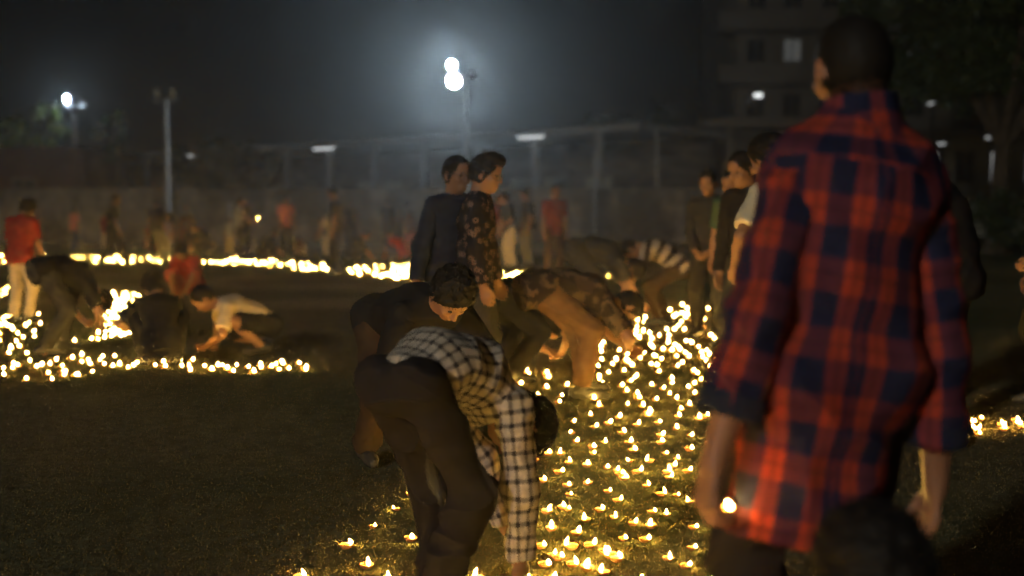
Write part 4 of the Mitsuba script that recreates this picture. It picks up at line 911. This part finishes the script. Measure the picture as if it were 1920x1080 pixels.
# far away, along the bright band
FARP = 'people along the far band of lamps'
SITK = pose(SQUAT, hip_z=.2, spine=(15, 35))
for lb, x, y, yaw, tall, ps, tp, bt, lg in [
    ('small person in a pink top and blue trousers at the far left of the band', -13.8, 37.0, 60, 1.42, STAND, 'pink_cloth', 'blue_cloth', 'long'),
    ('small person in beige shorts between the pink top and the dark walking person', -12.6, 36.5, 100, 1.30, STAND, 'maroon_cloth', 'beige_cloth', 'long'),
    ('tall person in black walking in front of the far band with legs apart', -9.25, 27.2, 10, 1.70, WALK, 'black_cloth', 'black_cloth', 'long'),
    ('person in a red top crouching beyond the band, right of the walking person', -11.2, 36.5, -70, 1.55, pose(SQUAT, hip_z=.4, spine=(20, 30)), 'maroon_cloth', 'maroon_cloth', 'long'),
    ('person in grey standing half hidden behind the crouching red top', -10.7, 38.5, -60, 1.55, STAND, 'grey_cloth', 'maroon_cloth', 'long'),
    ('person in a peach top bending left of the unlit pole', -9.75, 35.5, 150, 1.55, pose(BEND, spine=(20, 50), hip_z=.85), 'khaki_cloth', 'charcoal_cloth', 'long'),
    ('person in dark clothes kneeling right under the unlit pole', -8.3, 31.5, 200, 1.60, pose(SQUAT, hip_z=.4), 'charcoal_cloth', 'black_cloth', 'long'),
    ('small pale child standing beside the dark kneeling person', -8.05, 33.5, -80, 1.10, STAND, 'grey_cloth', 'beige_cloth', 'long'),
    ('person in a greyish brown top and dark trousers holding out a small light', -7.62, 32.8, 0, 1.68, pose(STAND, hand_l=(.40, .10, 1.05), hand_r=(.42, -.12, 1.02)), 'grey_cloth', 'charcoal_cloth', 'long'),
    ('person in black squatting right below the small held light', -6.55, 31.5, 30, 1.60, SQUAT, 'black_cloth', 'black_cloth', 'long'),
    ('thin person in a pinkish red top with black trousers right of the held light', -6.5, 33.8, -60, 1.74, STAND, 'pink_cloth', 'black_cloth', 'long'),
    ('small child in a peach top squatting by the band below the pinkish red top', -5.95, 33.0, -100, 1.15, SITK, 'khaki_cloth', 'beige_cloth', 'long'),
    ('person in beige bending just left of the tall dark person', -5.15, 32.6, 200, 1.45, pose(BEND, spine=(15, 45), hip_z=.85), 'beige_cloth', 'beige_cloth', 'long'),
    ('tall person in dark clothes standing with the legs together in front of the band', -3.64, 24.4, 185, 1.80, STAND, 'charcoal_cloth', 'black_cloth', 'long'),
    ('person in dark clothes squatting beside the tall dark person', -3.75, 28.4, 10, 1.62, SQUAT, 'black_cloth', 'charcoal_cloth', 'long'),
    ('person in a bright red top squatting at the band left of the pair', -2.88, 29.3, 150, 1.58, SQUAT, 'red_cloth', 'blue_cloth', 'long'),
    ('child in a peach top standing behind the squatting red top', -3.02, 34.5, -90, 1.28, STAND, 'khaki_cloth', 'pink_cloth', 'long'),
    ('person in dark grey standing far behind the child in the peach top', -4.65, 44.0, 90, 1.72, STAND, 'charcoal_cloth', 'charcoal_cloth', 'long'),
    ('person in a pale top standing far behind beside the person in dark grey', -4.0, 44.5, 90, 1.66, STAND, 'grey_cloth', 'charcoal_cloth', 'long'),
    ('person in a dark top and pale beige trousers standing right of the pair', -.02, 26.0, -150, 1.74, pose(STAND, spine=(8, 20), hand_l=(.3, .1, .95)), 'charcoal_cloth', 'beige_cloth', 'long'),
    ('person in grey standing behind the pale beige trousers', .38, 27.0, 200, 1.80, STAND, 'charcoal_cloth', 'grey_cloth', 'long'),
    ('person in a reddish shirt standing alone right of the beige trousers', .80, 22.4, -70, 1.80, STAND, 'maroon_cloth', 'brown_cloth', 'long'),
    ('person in maroon standing behind the left shoulder of the person in the dark top', -.36, 28.5, -30, 1.70, STAND, 'maroon_cloth', 'charcoal_cloth', 'long'),
    ('person in dark clothes bending beside the walking person at far left', -8.75, 29.5, -20, 1.6, pose(BEND, spine=(15, 40), hip_z=.88), 'charcoal_cloth', 'grey_cloth', 'long'),
    ('person in dark blue standing left of the unlit pole', -10.3, 34.0, 90, 1.66, STAND, 'navy_cloth', 'black_cloth', 'long'),
    ('person in dark brown standing between the unlit pole and the held light', -8.55, 37.5, 60, 1.72, STAND, 'brown_cloth', 'black_cloth', 'long'),
    ('person in dark grey standing far behind the tall dark person', -5.75, 42.0, -90, 1.70, STAND, 'charcoal_cloth', 'black_cloth', 'long'),
    ('person crouching in pinkish clothes just right of the flowered shirt', -1.05, 27.5, 180, 1.6, SQUAT, 'pink_cloth', 'maroon_cloth', 'long'),
]:
    person(lb, x, y, yaw, tall, ps, tp, bt, legs=lg, cell=.018, group=FARP)

# lamps that are held
where = {labels[k]['label']: p for k, p in PEOPLE}
w = where['person in a red and navy plaid shirt seen from behind, holding a lamp low']['wrist_l']
k = fresh('clay_lamp'); lamp(k, w[0] + .022, w[1] + .035, w[2] - .125, .85, 0)
tell(k, 'lit clay lamp held in the hand of the person in the red plaid shirt', 'oil lamp')
w = where['person in a greyish brown top and dark trousers holding out a small light']['wrist_l']
k = fresh('clay_lamp'); lamp(k, w[0] + .1, w[1] - .02, w[2] + .02, 1.6, 0)
tell(k, 'small light held out by the far person in the greyish brown top', 'oil lamp')

# ------------------------------------------------------------------ the smoky night air
scene['haze'] = {'type': 'cube', 'to_world': T().translate([0, 55, 12]).scale([140, 105, 13.0]), 'bsdf': {'type': 'null'}, 'interior': {'type': 'ref', 'id': 'haze_air'}}
tell('haze', 'thin smoky haze hanging over the lawn', 'haze', kind='stuff')
